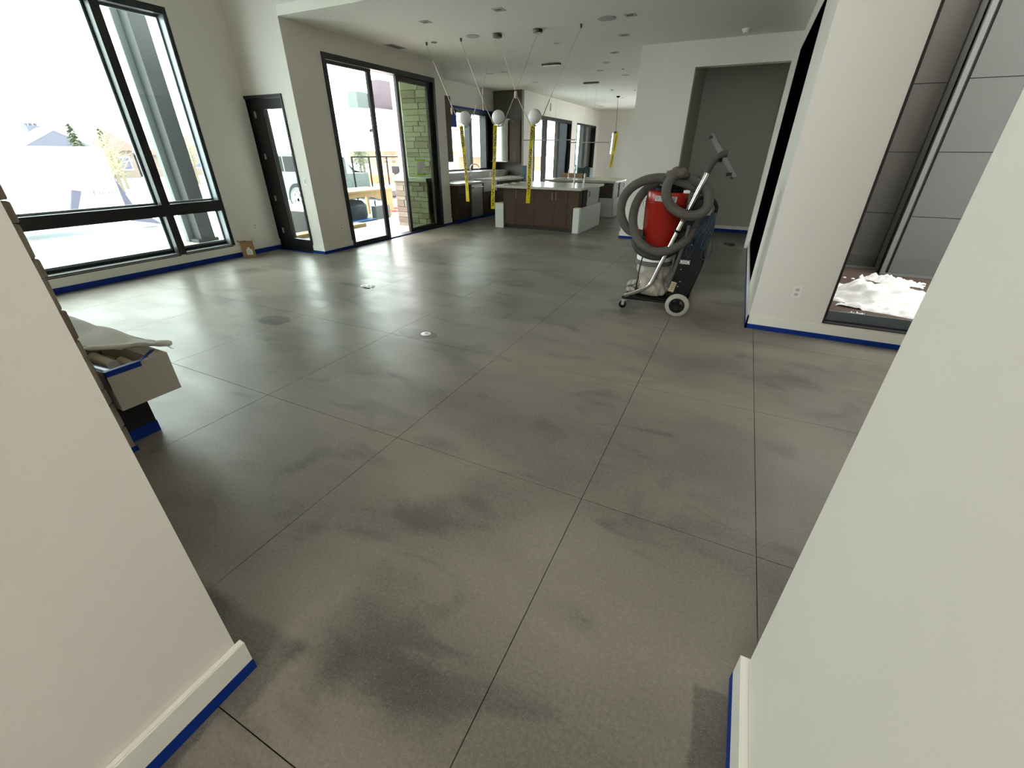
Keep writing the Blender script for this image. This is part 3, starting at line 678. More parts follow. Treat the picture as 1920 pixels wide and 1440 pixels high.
# ================================================================= KITCHEN
def cabinet(name, x0, x1, y0, y1, label, fronts, group=None, toe=0.10, top=0.875, axis='x'):
    """fronts: (kind, a0, a1, z0, z1) along y on the +x face, or along x on the -y face"""
    t = thing(name, ((x0+x1)/2, (y0+y1)/2, 0), label, 'cabinet', group)
    ty = (0, 0.05) if axis == 'x' else (0.05, 0)
    boxes('body', [((x0, y0+ty[1-0] * 0, toe), (x1-0.02 if axis == 'x' else x1, y1, top))] if axis == 'x' else [((x0, y0+0.02, toe), (x1, y1, top))], 'walnut', t)
    boxes('toe_kick', [((x0, y0, 0.0005), (x1-0.07, y1, toe))] if axis == 'x' else [((x0, y0+0.06, 0.0005), (x1, y1, toe))], 'walnut_in', t)
    for kd, a0, a1, z0, z1 in fronts:
        g = 0.002
        if axis == 'x': bm = bbox((x1-0.019, a0+g, z0+g), (x1, a1-g, z1-g), 0.0015, 1)
        else: bm = bbox((a0+g, y0, z0+g), (a1-g, y0+0.019, z1-g), 0.0015, 1)
        f = obj(kd, bm, 'walnut_h' if kd == 'drawer' else 'walnut', t)
        if kd == 'drawer':
            zc = z1 - 0.04
            if axis == 'x':
                bm = nb(); tube(bm, [(x1, (a0+a1)/2-0.12, zc), (x1+0.028, (a0+a1)/2-0.12, zc), (x1+0.028, (a0+a1)/2+0.12, zc), (x1, (a0+a1)/2+0.12, zc)], 0.005, 8); obj('handle', bm, 'vacblack', f, smooth=True)
    return t
CX0, CX1 = -7.0, -6.20
cabinet('drawer_cabinet', CX0, CX1, 9.62, 10.22, 'dark walnut drawer unit left of the steel dishwasher', [('drawer', 9.62, 10.22, 0.69, 0.87), ('drawer', 9.62, 10.22, 0.40, 0.69), ('drawer', 9.62, 10.22, 0.11, 0.40)])
t = thing('dishwasher', (-6.6, 10.52, 0), 'stainless steel dishwasher with bar handle between drawer unit and sink', 'dishwasher')
boxes('housing', [((CX0, 10.235, 0.10), (CX1-0.03, 10.805, 0.87))], 'walnut_in', t)
obj('door_panel', bbox((CX1-0.03, 10.24, 0.115), (CX1+0.012, 10.80, 0.865), 0.004), 'steel', t)
bm = nb(); tube(bm, [(CX1+0.012, 10.27, 0.80), (CX1+0.055, 10.27, 0.80), (CX1+0.055, 10.77, 0.80), (CX1+0.012, 10.77, 0.80)], 0.012, 10); obj('handle', bm, 'steel', t, smooth=True)
boxes('badge', [((CX1+0.012, 10.50, 0.15), (CX1+0.0135, 10.54, 0.165))], 'slot', t)
boxes('kick_strip', [((CX1-0.06, 10.24, 0.085), (CX1-0.005, 10.80, 0.10)), ((CX1-0.06, 10.24, 0.0005), (CX1-0.02, 10.80, 0.012))], 'steel_matt', t)
boxes('kick_board', [((CX1-0.09, 10.24, 0.012), (CX1-0.06, 10.80, 0.085))], 'tape', t, label='kick space masked in blue')
t = thing('apron_sink', (-6.55, 11.2, 0.62), 'pale farmhouse apron sink right of the dishwasher', 'sink')
bm = nb()
for a, b in (((-6.85, 10.83, 0.66), (-6.165, 11.57, 0.69)), ((-6.20, 10.83, 0.69), (-6.165, 11.57, 0.925)), ((-6.85, 10.83, 0.69), (-6.82, 11.57, 0.915)), ((-6.82, 10.83, 0.69), (-6.20, 10.86, 0.915)), ((-6.82, 11.54, 0.69), (-6.20, 11.57, 0.915))): box(bm, a, b)
obj('basin', bm, 'steel_matt', t)
c = cabinet('sink_cabinet', CX0, CX1, 10.83, 11.57, 'dark walnut cupboard under the apron sink', [('door', 10.83, 11.20, 0.11, 0.64), ('door', 11.20, 11.57, 0.11, 0.64)], top=0.655)
for ch in [c_ for c_ in c.children if c_.name.startswith('door')][:1]:
    bm = nb(); tube(bm, [(CX1, 11.12, 0.25), (CX1+0.03, 11.12, 0.25), (CX1+0.03, 11.12, 0.55), (CX1, 11.12, 0.55)], 0.007, 8); obj('handle', bm, 'vacblack', ch, smooth=True)
cabinet('base_cabinet', CX0, CX1, 11.59, 13.3, 'dark walnut base cabinet right of the sink, running to the range wall', [('door', 11.59, 12.15, 0.11, 0.87), ('door', 12.15, 12.7, 0.11, 0.87), ('door', 12.7, 13.3, 0.11, 0.87)])
bm = nb(); box(bm, (CX1-0.069, 9.62, 0.001), (CX1-0.055, 10.22, 0.09)); box(bm, (CX1-0.069, 10.83, 0.001), (CX1-0.055, 13.3, 0.09))
t = tag(obj('kick_masking', bm, 'tape'), 'blue masking film along the kick space of the kitchen run', 'tape')
bm = nb()
for a, b in (((-7.015, 9.54, 0.88), (-6.15, 10.82, 0.925)), ((-7.015, 10.82, 0.88), (-6.86, 11.58, 0.925)), ((-7.015, 11.58, 0.88), (-6.15, 13.32, 0.925)), ((-7.015, 13.32, 0.88), (-6.6, 14.09, 0.925))): box(bm, a, b)
tag(obj('worktop', bm, 'quartz'), 'beige quartz worktop under the kitchen window', 'worktop')
def tap(name, c, h, r, reach, label, m='chrome', dirx=(1, 0, 0), lever=True):
    t = thing(name, c, label, 'tap'); c = Vector(c); d = Vector(dirx)
    bm = nb(); lathe(bm, [(r*2.2, 0), (r*2.2, 0.012), (r*1.5, 0.02), (r*1.5, 0.10), (r, 0.105)], c, n=16); obj('body', bm, m, t, smooth=True)
    pts = [c+Vector((0, 0, 0.1)), c+Vector((0, 0, h*0.7)), c+Vector((0, 0, h*0.9))+d*reach*0.12, c+Vector((0, 0, h))+d*reach*0.5, c+Vector((0, 0, h*0.9))+d*reach*0.9, c+Vector((0, 0, h*0.68))+d*reach]
    bm = nb(); tube(bm, spline(pts, 6), r, 10); obj('spout', bm, m, t, smooth=True)
    if lever:
        s = Vector((-d.y, d.x, 0)); bm = nb(); tube(bm, [c+Vector((0, 0, 0.07)), c+s*0.05+Vector((0, 0, 0.08)), c+s*0.11+Vector((0, 0, 0.11))], 0.006, 8); obj('lever', bm, m, t, smooth=True)
    return t
tap('kitchen_tap', (-6.93, 11.45, 0.925), 0.38, 0.012, 0.24, 'chrome gooseneck tap behind the apron sink under the window', dirx=(0.9, 0.43, 0))
t = thing('wall_cabinet', (-7.4, 11.2, 1.4), 'tall dark brown wall cabinet against the left end of the kitchen window', 'cabinet')
boxes('body', [((-7.60, 10.30, 1.36), (-7.17, 10.95, 2.84))], 'walnut', t)
obj('door', bbox((-7.17, 10.30, 1.36), (-7.15, 10.62, 2.84), 0.001, 1), 'walnut', t); obj('door', bbox((-7.17, 10.623, 1.36), (-7.15, 10.95, 2.84), 0.001, 1), 'walnut', t)
t = thing('range_hood', (-7.2, 13.85, 1.33), 'white curved steel range hood on the shaded range wall', 'range hood')
bm = nb(); prism(bm, [(-7.48, 14.095, 1.34), (-7.48, 13.72, 1.34), (-7.32, 13.66, 1.34), (-7.14, 13.64, 1.34), (-6.99, 13.66, 1.34), (-6.93, 13.70, 1.34), (-6.90, 13.78, 1.34), (-6.90, 14.095, 1.34)], (0, 0, 1.16)); obj('canopy', bm, 'steel', t, smooth=True)
boxes('rim', [((-7.49, 13.63, 1.325), (-6.89, 14.095, 1.342))], 'steel_matt', t)
t = thing('wall_cabinet', (-6.75, 13.9, 1.33), 'brown wall cabinet right of the range hood', 'cabinet')
boxes('body', [((-6.885, 13.80, 1.33), (-6.64, 14.095, 2.47))], 'walnut', t)
obj('door', bbox((-6.885, 13.78, 1.33), (-6.64, 13.80, 2.47), 0.001, 1), 'walnut', t)
tag(obj('foam_guard', bbox((-6.52, 13.95, 0.001), (-6.40, 14.09, 1.22), 0.006), mat('blue_foam', (0.05, 0.11, 0.15), 0.7)), 'blue grey protective board standing at the corner of the range wall', 'board')

# island 1
t = thing('kitchen_island', (-4.1, 10.4, 0), 'walnut kitchen island with beige top and white protection boards at the corners', 'island')
boxes('body', [((-4.97, 9.66, 0.08), (-3.12, 11.25, 0.875))], 'walnut', t)
boxes('toe_kick', [((-4.93, 9.70, 0.0005), (-3.16, 11.2, 0.08))], 'walnut_in', t)
for a0, a1 in ((-4.97, -4.67), (-4.67, -4.19), (-4.19, -3.69), (-3.69, -3.38), (-3.38, -3.12)):
    f = obj('door', bbox((a0+0.002, 9.64, 0.10), (a1-0.002, 9.66, 0.87), 0.0015, 1), 'walnut', t)
    if a0 in (-4.67, -4.19, -3.69):
        hx = a0+0.045 if a0 != -4.19 else a1-0.045
        bm = nb(); tube(bm, [(hx, 9.64, 0.68), (hx, 9.61, 0.68), (hx, 9.61, 0.82), (hx, 9.64, 0.82)], 0.006, 8); obj('handle', bm, 'brass', f, smooth=True, label='slim brass handle')
obj('worktop', bbox((-5.15, 9.56, 0.877), (-3.06, 11.35, 0.927), 0.004), 'quartz', t, label='beige quartz worktop')
boxes('recess', [((-3.125, 9.86, 0.50), (-3.105, 10.17, 0.87))], 'gasket', t, label='black open slot')
obj('drawer', bbox((-3.125, 10.18, 0.12), (-3.10, 11.10, 0.87), 0.003), 'steel_matt', t, label='grey steel drawer front')
bm = nb(); tube(bm, [(-3.10, 10.24, 0.72), (-3.07, 10.24, 0.72), (-3.07, 10.24, 0.82), (-3.10, 10.24, 0.82)], 0.008, 8); obj('handle', bm, 'vacblack', t, smooth=True)
boxes('protection_board', [((-5.17, 9.60, 0.001), (-4.95, 9.635, 0.54)), ((-5.17, 9.635, 0.001), (-5.15, 10.1, 0.54))], 'board', t, label='white corner protection board')
boxes('board_tape', [((-5.172, 9.598, 0.535), (-4.948, 9.64, 0.552))], 'yellowlabel', t, label='strip of yellow brown tape')
bm = nb(); prism(bm, [(-3.22, 9.60, 0.001), (-3.08, 9.595, 0.001), (-3.055, 9.63, 0.001), (-3.055, 11.2, 0.001), (-3.095, 11.2, 0.001), (-3.095, 9.64, 0.001), (-3.22, 9.64, 0.001)], (0, 0, 0.52)); obj('protection_board', bm, 'board', t, label='white protection board round the right corner')
boxes('board_tape', [((-3.18, 9.592, 0.515), (-3.052, 9.66, 0.535)), ((-3.06, 9.66, 0.515), (-3.05, 9.95, 0.53))], 'yellowlabel', t, label='strip of yellow brown tape')
tap('island_tap', (-3.73, 11.05, 0.928), 0.40, 0.016, 0.05, 'tall chrome tap on the island worktop', dirx=(0, 1, 0))
tap('soap_tap', (-3.47, 11.0, 0.928), 0.22, 0.012, 0.07, 'short chrome filter tap right of the tall island tap', dirx=(0, 1, 0), lever=False)
for k, (x, y) in enumerate(((-5.06, 9.95), (-5.04, 10.35), (-5.03, 10.78))):
    bm = nb(); lathe(bm, [(0.075, 0), (0.075, 0.012), (0.06, 0.017), (0, 0.018)], (x, y, 0.9275), n=20, sy=0.8)
    tag(obj('white_disc', bm, 'white_plastic', smooth=True), ['nearest', 'middle', 'farthest'][k] + ' of three white discs along the left edge of the island top', 'disc', 'white discs on the island')
# island 2
t = thing('rear_island', (-4.0, 13.4, 0), 'second walnut island behind the first, wrapped in grey protective film', 'island')
boxes('body', [((-5.0, 12.55, 0.08), (-3.12, 14.25, 0.875))], 'walnut_h', t)
boxes('toe_kick', [((-4.95, 12.6, 0.0005), (-3.16, 14.2, 0.08))], 'walnut_in', t)
obj('worktop', bbox((-5.15, 12.45, 0.877), (-3.05, 14.35, 0.927), 0.004), 'quartz', t, label='beige quartz worktop')
for z0, z1 in ((0.11, 0.36), (0.36, 0.61), (0.61, 0.87)):
    obj('drawer', bbox((-3.60, 12.53, z0+0.003), (-3.14, 12.55, z1-0.003), 0.0015, 1), 'walnut_h', t)
    obj('drawer', bbox((-4.98, 12.53, z0+0.003), (-3.61, 12.55, z1-0.003), 0.0015, 1), 'walnut_h', t)
obj('side_panel', bbox((-3.12, 12.53, 0.08), (-3.095, 13.02, 0.87), 0.002, 1), 'steel_matt', t, label='pale grey side panel')
boxes('recess', [((-3.12, 13.03, 0.5), (-3.10, 13.2, 0.87))], 'gasket', t, label='black slot')
obj('side_panel', bbox((-3.12, 13.21, 0.08), (-3.095, 14.2, 0.87), 0.002, 1), 'steel_matt', t, label='pale grey side panel')
for y in (12.93, 13.55):
    bm = nb(); tube(bm, [(-3.095, y, 0.74), (-3.065, y, 0.74), (-3.065, y, 0.82), (-3.095, y, 0.82)], 0.009, 8); obj('handle', bm, 'vacblack', t, smooth=True)
boxes('protective_film', [((-3.62, 12.49, 0.02), (-3.08, 12.505, 0.50)), ((-3.075, 12.50, 0.02), (-3.06, 14.2, 0.50))], 'film', t, label='cloudy grey film over the lower half')
t = thing('brown_crate', (-4.95, 14.0, 0.928), 'long low brown cardboard tray on the rear island', 'box')
bm = nb()
for a, b in (((-5.12, 13.85, 0.928), (-4.4, 14.15, 0.935)), ((-5.12, 13.85, 0.935), (-4.4, 13.86, 1.03)), ((-5.12, 14.14, 0.935), (-4.4, 14.15, 1.03)), ((-5.12, 13.86, 0.935), (-5.11, 14.14, 1.03)), ((-4.41, 13.86, 0.935), (-4.4, 14.14, 1.03))): box(bm, a, b)
obj('tray', bm, 'card', t)
tap('black_tap', (-4.32, 13.6, 0.928), 0.30, 0.014, 0.14, 'black gooseneck tap on the rear island', 'vacblack', (1, 0, 0))
tap('rear_tap', (-4.72, 13.4, 0.928), 0.22, 0.009, 0.06, 'small slim chrome tap on the rear island left of the black tap', 'chrome', (0, 1, 0), lever=False)
tag(obj('teal_carton', bbox((-5.02, 15.1, 0.70), (-4.58, 15.4, 1.16), 0.02), mat('dark_teal', (0.01, 0.04, 0.045), 0.5)), 'dark teal carton behind the rear island in front of the dining doors', 'carton')
tag(obj('trestle_stand', bbox((-5.10, 15.0, 0.001), (-4.50, 15.5, 0.699), 0.01), 'walnut_in'), 'dark low cabinet behind the rear island carrying the teal carton', 'cabinet')

# ================================================================= CEILING FITTINGS
Hc = H1
def downlight(x, y, label, sq=True):
    t = thing('downlight', (x, y, Hc-0.001), label, 'downlight', 'small recessed ceiling downlights')
    if sq:
        bm = nb(); 
        for a, b in (((x-0.075, y-0.075, Hc-0.006), (x+0.075, y-0.045, Hc-0.0004)), ((x-0.075, y+0.045, Hc-0.006), (x+0.075, y+0.075, Hc-0.0004)), ((x-0.075, y-0.045, Hc-0.006), (x-0.045, y+0.045, Hc-0.0004)), ((x+0.045, y-0.045, Hc-0.006), (x+0.075, y+0.045, Hc-0.0004))): box(bm, a, b)
    else:
        bm = nb(); lathe(bm, [(0.05, -0.006), (0.085, -0.004), (0.085, -0.0004), (0.05, -0.0004)], (x, y, Hc), n=24)
    obj('trim_ring', bm, 'lens', t)
    bm = nb(); lathe(bm, [(0.045, -0.003), (0.045, -0.0006)], (x, y, Hc), n=16); obj('lamp_face', bm, 'greyplastic', t)
    return t
DL = [(-4.67, 6.61, 'downlight nearest the sliding door on the ceiling', 1), (-3.42, 6.53, 'downlight at the top edge of the view between the speakers', 1), (-1.89, 7.53, 'small downlight right of the larger ceiling speaker', 1),
      (-2.24, 8.64, 'downlight close to the partition wall corner', 1), (-3.42, 8.71, 'downlight behind the second pendant canopy', 1), (-3.14, 10.87, 'downlight right of the first linear pendant plate', 0),
      (-2.72, 9.92, 'downlight just left of the partition top', 1), (-5.65, 12.87, 'downlight above the range side of the kitchen', 0), (-5.66, 11.05, 'downlight above the sink side of the kitchen', 0),
      (-6.07, 11.11, 'downlight nearest the kitchen window', 0), (-3.16, 12.72, 'downlight above the rear island', 0), (-3.53, 11.78, 'downlight between the two linear pendant plates', 0), (-5.97, 19.87, 'downlight far off by the dining doors', 0)]
for x, y, l, s in DL: downlight(x, y, l, s)
for x, y, r, l in ((-4.50, 7.66, 0.115, 'round ceiling speaker left of the middle pendant canopy'), (-2.23, 7.55, 0.13, 'larger round ceiling speaker right of the last pendant cable'), (-6.5+0.6, 20.3, 0.11, 'round ceiling speaker far off above the dining area')):
    t = thing('ceiling_speaker', (x, y, Hc), l, 'speaker', 'round ceiling speakers')
    bm = nb(); lathe(bm, [(r, -0.0004), (r, -0.006), (r*0.95, -0.008), (r*0.95, -0.0004)], (x, y, Hc), n=32); obj('bezel', bm, 'lens', t)
    bm = nb(); lathe(bm, [(r*0.94, -0.0085), (r*0.94, -0.0006)], (x, y, Hc), n=32); obj('grille', bm, 'speaker', t)
t = thing('air_grille', (-6.17, 7.75, Hc), 'thin slotted air grille on the ceiling near the sliding door', 'vent')
boxes('grille_frame', [((-6.26, 7.55, Hc-0.005), (-6.24, 7.95, Hc-0.0004)), ((-6.10, 7.55, Hc-0.005), (-6.08, 7.95, Hc-0.0004)), ((-6.24, 7.55, Hc-0.005), (-6.10, 7.57, Hc-0.0004)), ((-6.24, 7.93, Hc-0.005), (-6.10, 7.95, Hc-0.0004))], 'lens', t)
for k in range(5): boxes('blade', [((-6.235+k*0.028, 7.57, Hc-0.004), (-6.222+k*0.028, 7.93, Hc-0.0006))], 'greyplastic', t)
t = thing('round_junction_plate', (-5.34, 7.77, Hc), 'small grey ceiling plate beside the first pendant cable', 'ceiling plate')
bm = nb(); lathe(bm, [(0.05, -0.0004), (0.05, -0.008), (0, -0.009)], (-5.34, 7.77, Hc), n=20); obj('plate_disc', bm, 'greyplastic', t)
t = thing('smoke_detector', (-0.45, 9.04, Hc), 'white smoke detector on the ceiling above the alcove opening', 'detector')
bm = nb(); lathe(bm, [(0.07, -0.0004), (0.07, -0.012), (0.055, -0.03), (0.05, -0.05), (0.03, -0.06), (0, -0.061)], (-0.45, 9.04, Hc), n=28); obj('housing', bm, 'white_plastic', t, smooth=True)
r_ = random.Random(11)
for k in range(9):
    x, y = r_.uniform(-4.6, -2.3), r_.uniform(11.5, 19)
    t = thing('ceiling_sensor', (x, y, Hc), 'tiny grey ceiling fitting above the far kitchen or dining area', 'ceiling fitting', 'tiny ceiling fittings over the kitchen')
    bm = nb(); lathe(bm, [(0.035, -0.0004), (0.035, -0.006), (0, -0.008)], (x, y, Hc), n=12); obj('cap_disc', bm, 'greyplastic', t)

# ---------------------------------------------------------------- globe chandelier
ch = thing('globe_pendant', (-4.06, 7.70, Hc), 'three opal globes in bent brass rods hung on thin cables from the ceiling', 'pendant lamp')
Yp = 7.70
def wire(name, pts, r=0.0025, m='brass', n=6): bm = nb(); tube(bm, pts, r, n); return obj(name, bm, m, ch, smooth=True)
for x in (-4.06, -3.355):
    bm = nb(); lathe(bm, [(0.065, -0.0004), (0.075, -0.006), (0.075, -0.04), (0.066, -0.05), (0.02, -0.052), (0, -0.052)], (x, Yp, Hc), n=28); obj('ceiling_canopy', bm, 'canopy', ch, smooth=True)
for x in (-5.45, -4.75, -2.655):
    bm = nb(); lathe(bm, [(0.018, -0.0004), (0.018, -0.03), (0.008, -0.05), (0, -0.05)], (x, Yp, Hc), n=12); obj('cable_anchor', bm, 'canopy', ch, smooth=True)
J = {'a': (-5.013, 2.345), 'b': (-4.345, 2.36), 'c': (-3.724, 2.43), 'd': (-3.108, 2.36)}
wire('cable', [(-5.45, Yp, Hc-0.05), (J['a'][0], Yp, J['a'][1])]); wire('cable', [(-4.75, Yp, Hc-0.05), (J['b'][0], Yp, J['b'][1])])
wire('cable', [(-4.035, Yp, Hc-0.05), (J['c'][0], Yp, J['c'][1]+0.04)]); wire('cable', [(-4.085, Yp, Hc-0.05), (-4.35, Yp-0.02, 2.56)])
wire('cable', [(-4.35, Yp-0.02, 2.49), (-4.352, Yp-0.02, 2.33)]); wire('cable', [(-3.355, Yp, Hc-0.05), (J['c'][0], Yp, J['c'][1]+0.04)])
wire('cable', [(-2.655, Yp, Hc-0.05), (J['d'][0], Yp, J['d'][1])])
globes = [(-4.735, 2.13), (-4.057, 2.13), (-3.366, 2.125)]
ends = [(J['a'], (-4.475, 2.33)), (J['b'], (J['c'][0]-0.03, J['c'][1]-0.02)), ((J['c'][0]+0.03, J['c'][1]-0.02), J['d'])]
for (gx, gz), (e0, e1) in zip(globes, ends):
    rr = 0.128; pts = [(e0[0], Yp, e0[1])]
    al = math.atan2(e0[1]-gz, e0[0]-gx); ar = math.atan2(e1[1]-gz, e1[0]-gx)
    for k in range(0, 13):
        a = math.radians(207 + k*(332-207)/12.0)
        pts.append((gx + rr*math.cos(a), Yp, gz - 0.008 + rr*math.sin(a)))
    pts.append((e1[0], Yp, e1[1]))
    bm = nb(); tube(bm, pts, 0.0075, 8); obj('bent_rod', bm, 'brass', ch, smooth=True)
    bm = nb(); bmesh.ops.create_uvsphere(bm, u_segments=32, v_segments=20, radius=0.112, matrix=Matrix.Translation((gx, Yp, gz))); obj('globe', bm, 'opal', ch, smooth='all')
    bm = nb(); lathe(bm, [(0.022, 0), (0.022, 0.018)], (gx, Yp, gz-0.134), n=14); obj('globe_holder', bm, 'brass', ch, smooth=True)
for x, z, s in ((J['a'][0]+0.005, 2.25, 1), (J['c'][0], 2.44, 1.5), (-4.352, 2.52, 0.8), (-4.352, 2.29, 0.8), (-3.09, 2.25, 0.8)):
    bm = nb(); lathe(bm, [(0.005, -0.055), (0.014*s, -0.045), (0.018*s, 0), (0.014*s, 0.045), (0.005, 0.055)], (x, Yp, z), n=12); obj('connector', bm, 'card_light', ch, smooth=True, label='small tan wrapped connector')
def strip(name, x, z0, z1, dx, label, y=Yp-0.01, wd=0.074, txt=True, tw=0.0):
    t = thing(name, (x, y, z1), label, 'caution tape', 'caution tape strips hung as markers')
    n = 28; bm = nb(); L_ = []
    for i in range(n+1):
        s = i/n; xx = x + dx*s; zz = z1 + (z0-z1)*s; a = 0.22*math.sin(s*5+x) + tw*s
        yy = y + 0.012*math.sin(s*6+x*3)
        L_.append((bm.verts.new((xx-wd/2*math.cos(a), yy-wd/2*math.sin(a), zz)), bm.verts.new((xx+wd/2*math.cos(a), yy+wd/2*math.sin(a), zz))))
    for i in range(n): bm.faces.new((L_[i][0], L_[i][1], L_[i+1][1], L_[i+1][0]))
    bmesh.ops.solidify(bm, geom=bm.faces[:], thickness=0.0006)
    obj('film', bm, 'yellow', t, smooth='all')
    # print: CAUTION and slashes, reading down the strip
    k = 0; step = 0.105
    H_ = z1-z0; m_ = int((H_-0.12)/(step*2.6))
    zc = z1-0.17
    while zc > z0+0.12:
        for dz, kd in ((0, 'w'), (-0.175, 's')):
            zq = zc+dz
            if zq < z0+0.03: continue
            s = (z1-zq)/(z1-z0); xx = x+dx*s; a = 0.22*math.sin(s*5+x)+tw*s; yy = y+0.012*math.sin(s*6+x*3)
            X = Vector((dx*1.0, 0, z0-z1)).normalized(); Yv = Vector((math.cos(a), math.sin(a), 0)); Nn = X.cross(Yv)
            off = Nn*(-0.003) if Nn.y > 0 else Nn*0.003
            if kd == 'w': text('printed_word', 'CAUTION', 0.066, Vector((xx, yy, zq))+off, X, Yv, 'ink', t, 0.0003, 'CENTER', 0.0022)
            else:
                bm = nb(); c0 = Vector((xx, yy, zq))+off
                for q in (-0.022, 0.008):
                    prism(bm, [c0+X*(q)-Yv*0.017, c0+X*(q+0.009)-Yv*0.017, c0+X*(q+0.027)+Yv*0.017, c0+X*(q+0.018)+Yv*0.017], Nn*0.0004)
                prism(bm, [c0+X*0.048-Yv*0.012, c0+X*0.048+Yv*0.012, c0+X*0.068], Nn*0.0004)
                obj('printed_mark', bm, 'ink', t)
        zc -= 0.33
    bm = nb(); lathe(bm, [(0.010, 0), (0.013, 0.03)], (x, y, z1-0.012), n=10); obj('knot', bm, 'yellow', t, smooth=True)
    return t
strip('caution_tape', -4.785, 0.755, 2.01, 0.07, 'yellow caution tape hanging from the left globe, rounded lower end', y=Yp-0.045)
strip('caution_tape', -4.10, 0.65, 2.01, -0.07, 'yellow caution tape hanging from the middle globe', y=Yp-0.045)
strip('caution_tape', -3.385, 0.78, 2.0, -0.065, 'yellow caution tape hanging from the right globe, print facing the camera', y=Yp-0.045)
for i_, x_ in ((0, -4.79), (1, -4.10)):
    t = thing('green_ribbon', (x_, Yp-0.016, 1.95), ['short green ribbon tied under the left globe', 'short green ribbon tied under the middle globe'][i_], 'ribbon')
    boxes('ribbon_band', [((x_-0.02, Yp-0.03, 1.90), (x_+0.02, Yp-0.0285, 2.0))], mat('green_ribbon', (0.16, 0.30, 0.01), 0.5), t)
# linear pendants over the islands
for (y, xa, xb, z, pa, pb, l) in ((10.5, -4.86, -3.59, 1.848, -4.44, -4.03, 'thin horizontal bar pendant over the front island'), (13.5, -4.78, -3.62, 1.85, -4.47, -4.06, 'thin horizontal bar pendant over the rear island')):
    t = thing('bar_pendant', ((xa+xb)/2, y, z), l, 'pendant lamp')
    boxes('ceiling_canopy', [((pa, y-0.05, Hc-0.035), (pb, y+0.05, Hc-0.0004))], 'canopy', t)
    bm = nb(); tube(bm, [(xa, y, z), (xb, y, z)], 0.011, 10); obj('light_bar', bm, 'steel_matt', t, smooth=True)
    for q in (pa+0.1, pb-0.05):
        bm = nb(); tube(bm, [(q, y, Hc-0.03), (q, y, z+0.01)], 0.0012, 5); obj('suspension_wire', bm, 'brass', t)
t = thing('dining_pendant', (-4.34, 17.0, 2.2), 'slim glass cylinder pendant hung on a black cord over the dining area', 'pendant lamp')
bm = nb(); lathe(bm, [(0.06, -0.0004), (0.06, -0.03), (0.02, -0.05), (0, -0.05)], (-4.39, 17, Hc), n=16); obj('ceiling_canopy', bm, 'vacblack', t)
bm = nb(); tube(bm, [(-4.39, 17, Hc-0.04), (-4.345, 17, 2.24)], 0.006, 6); obj('cord', bm, 'vacblack', t)
bm = nb(); lathe(bm, [(0.05, 0), (0.05, 0.06)], (-4.345, 17, 2.18), n=14); obj('socket_cap', bm, 'vacblack', t)
bm = nb(); tube(bm, [(-4.44, 16.98, 2.20), (-4.46, 16.98, 1.55)], 0.016, 8); obj('glass_tube', bm, 'chrome', t, smooth=True)
strip('caution_tape', -4.29, 1.13, 2.20, -0.10, 'yellow caution tape strips wound round the far dining pendant', y=16.95, wd=0.10)

# ================================================================= DUST EXTRACTOR
v = thing('dust_extractor', (-0.6, 5.05, 0), 'red and black wheeled dust extractor with coiled grey hose and chrome wand', 'vacuum')
# wheels
def wheel(c, R_, wd, mt, mh, name, lab=None):
    w_ = empty_child(name, c, v)
    c = Vector(c)
    bm = nb(); prof = [(R_*0.66, -wd/2), (R_*0.9, -wd/2), (R_, -wd*0.3), (R_, wd*0.3), (R_*0.9, wd/2), (R_*0.66, wd/2), (R_*0.66, -wd/2)]
    lathe2(bm, prof, c, (0, 1, 0), 40); obj('tyre', bm, mt, w_, smooth=True)
    bm = nb(); lathe2(bm, [(R_*0.52, -wd*0.40), (R_*0.66, -wd*0.40), (R_*0.66, wd*0.40), (R_*0.52, wd*0.40), (R_*0.52, -wd*0.40)], c, (0, 1, 0), 32)
    lathe(bm, [(0, -wd*0.5), (R_*0.17, -wd*0.5), (R_*0.2, -wd*0.35), (R_*0.2, wd*0.4), (0, wd*0.4)], c, (0, 1, 0), 20)
    for k in range(3):
        a = math.radians(90+120*k); d = Vector((math.cos(a), 0, math.sin(a))); s = Vector((-d.z, 0, d.x))
        prism(bm, [c+d*R_*0.12+s*R_*0.14+Vector((0, -wd*0.3, 0)), c+d*R_*0.56+s*R_*0.22+Vector((0, -wd*0.3, 0)), c+d*R_*0.56-s*R_*0.22+Vector((0, -wd*0.3, 0)), c+d*R_*0.12-s*R_*0.14+Vector((0, -wd*0.3, 0))], (0, wd*0.5, 0))
    obj('hub', bm, mh, w_, smooth=True)
    return w_
def empty_child(name, c, parent):
    o = bpy.data.objects.new(name, None); C.objects.link(o); o.parent = parent; o.location = Vector(c)-WL[parent.name]; o.empty_display_size = 0.05
    WL[o.name] = Vector(c); return o
def lathe2(bm, prof, c, ax, n):
    d, a, b = frame_axes(ax); c = Vector(c)
    rings = [[bm.verts.new(c + d*h + a*r*math.cos(2*PI*k/n) + b*r*math.sin(2*PI*k/n)) for k in range(n)] for r, h in prof[:-1]]
    rings.append(rings[0])
    for A, B in zip(rings, rings[1:]):
        for k in range(n): bm.faces.new((A[k], A[(k+1)%n], B[(k+1)%n], B[k]))
    return bm
wheel((-0.365, 4.86, 0.127), 0.125, 0.05, 'tyre', 'vacblack', 'wheel')
wheel((-0.365, 5.34, 0.127), 0.125, 0.05, 'tyre', 'vacblack', 'wheel')
bm = nb(); tube(bm, [(-0.365, 4.88, 0.127), (-0.365, 5.32, 0.127)], 0.012, 10); obj('axle', bm, 'vacblack', v, smooth=True)
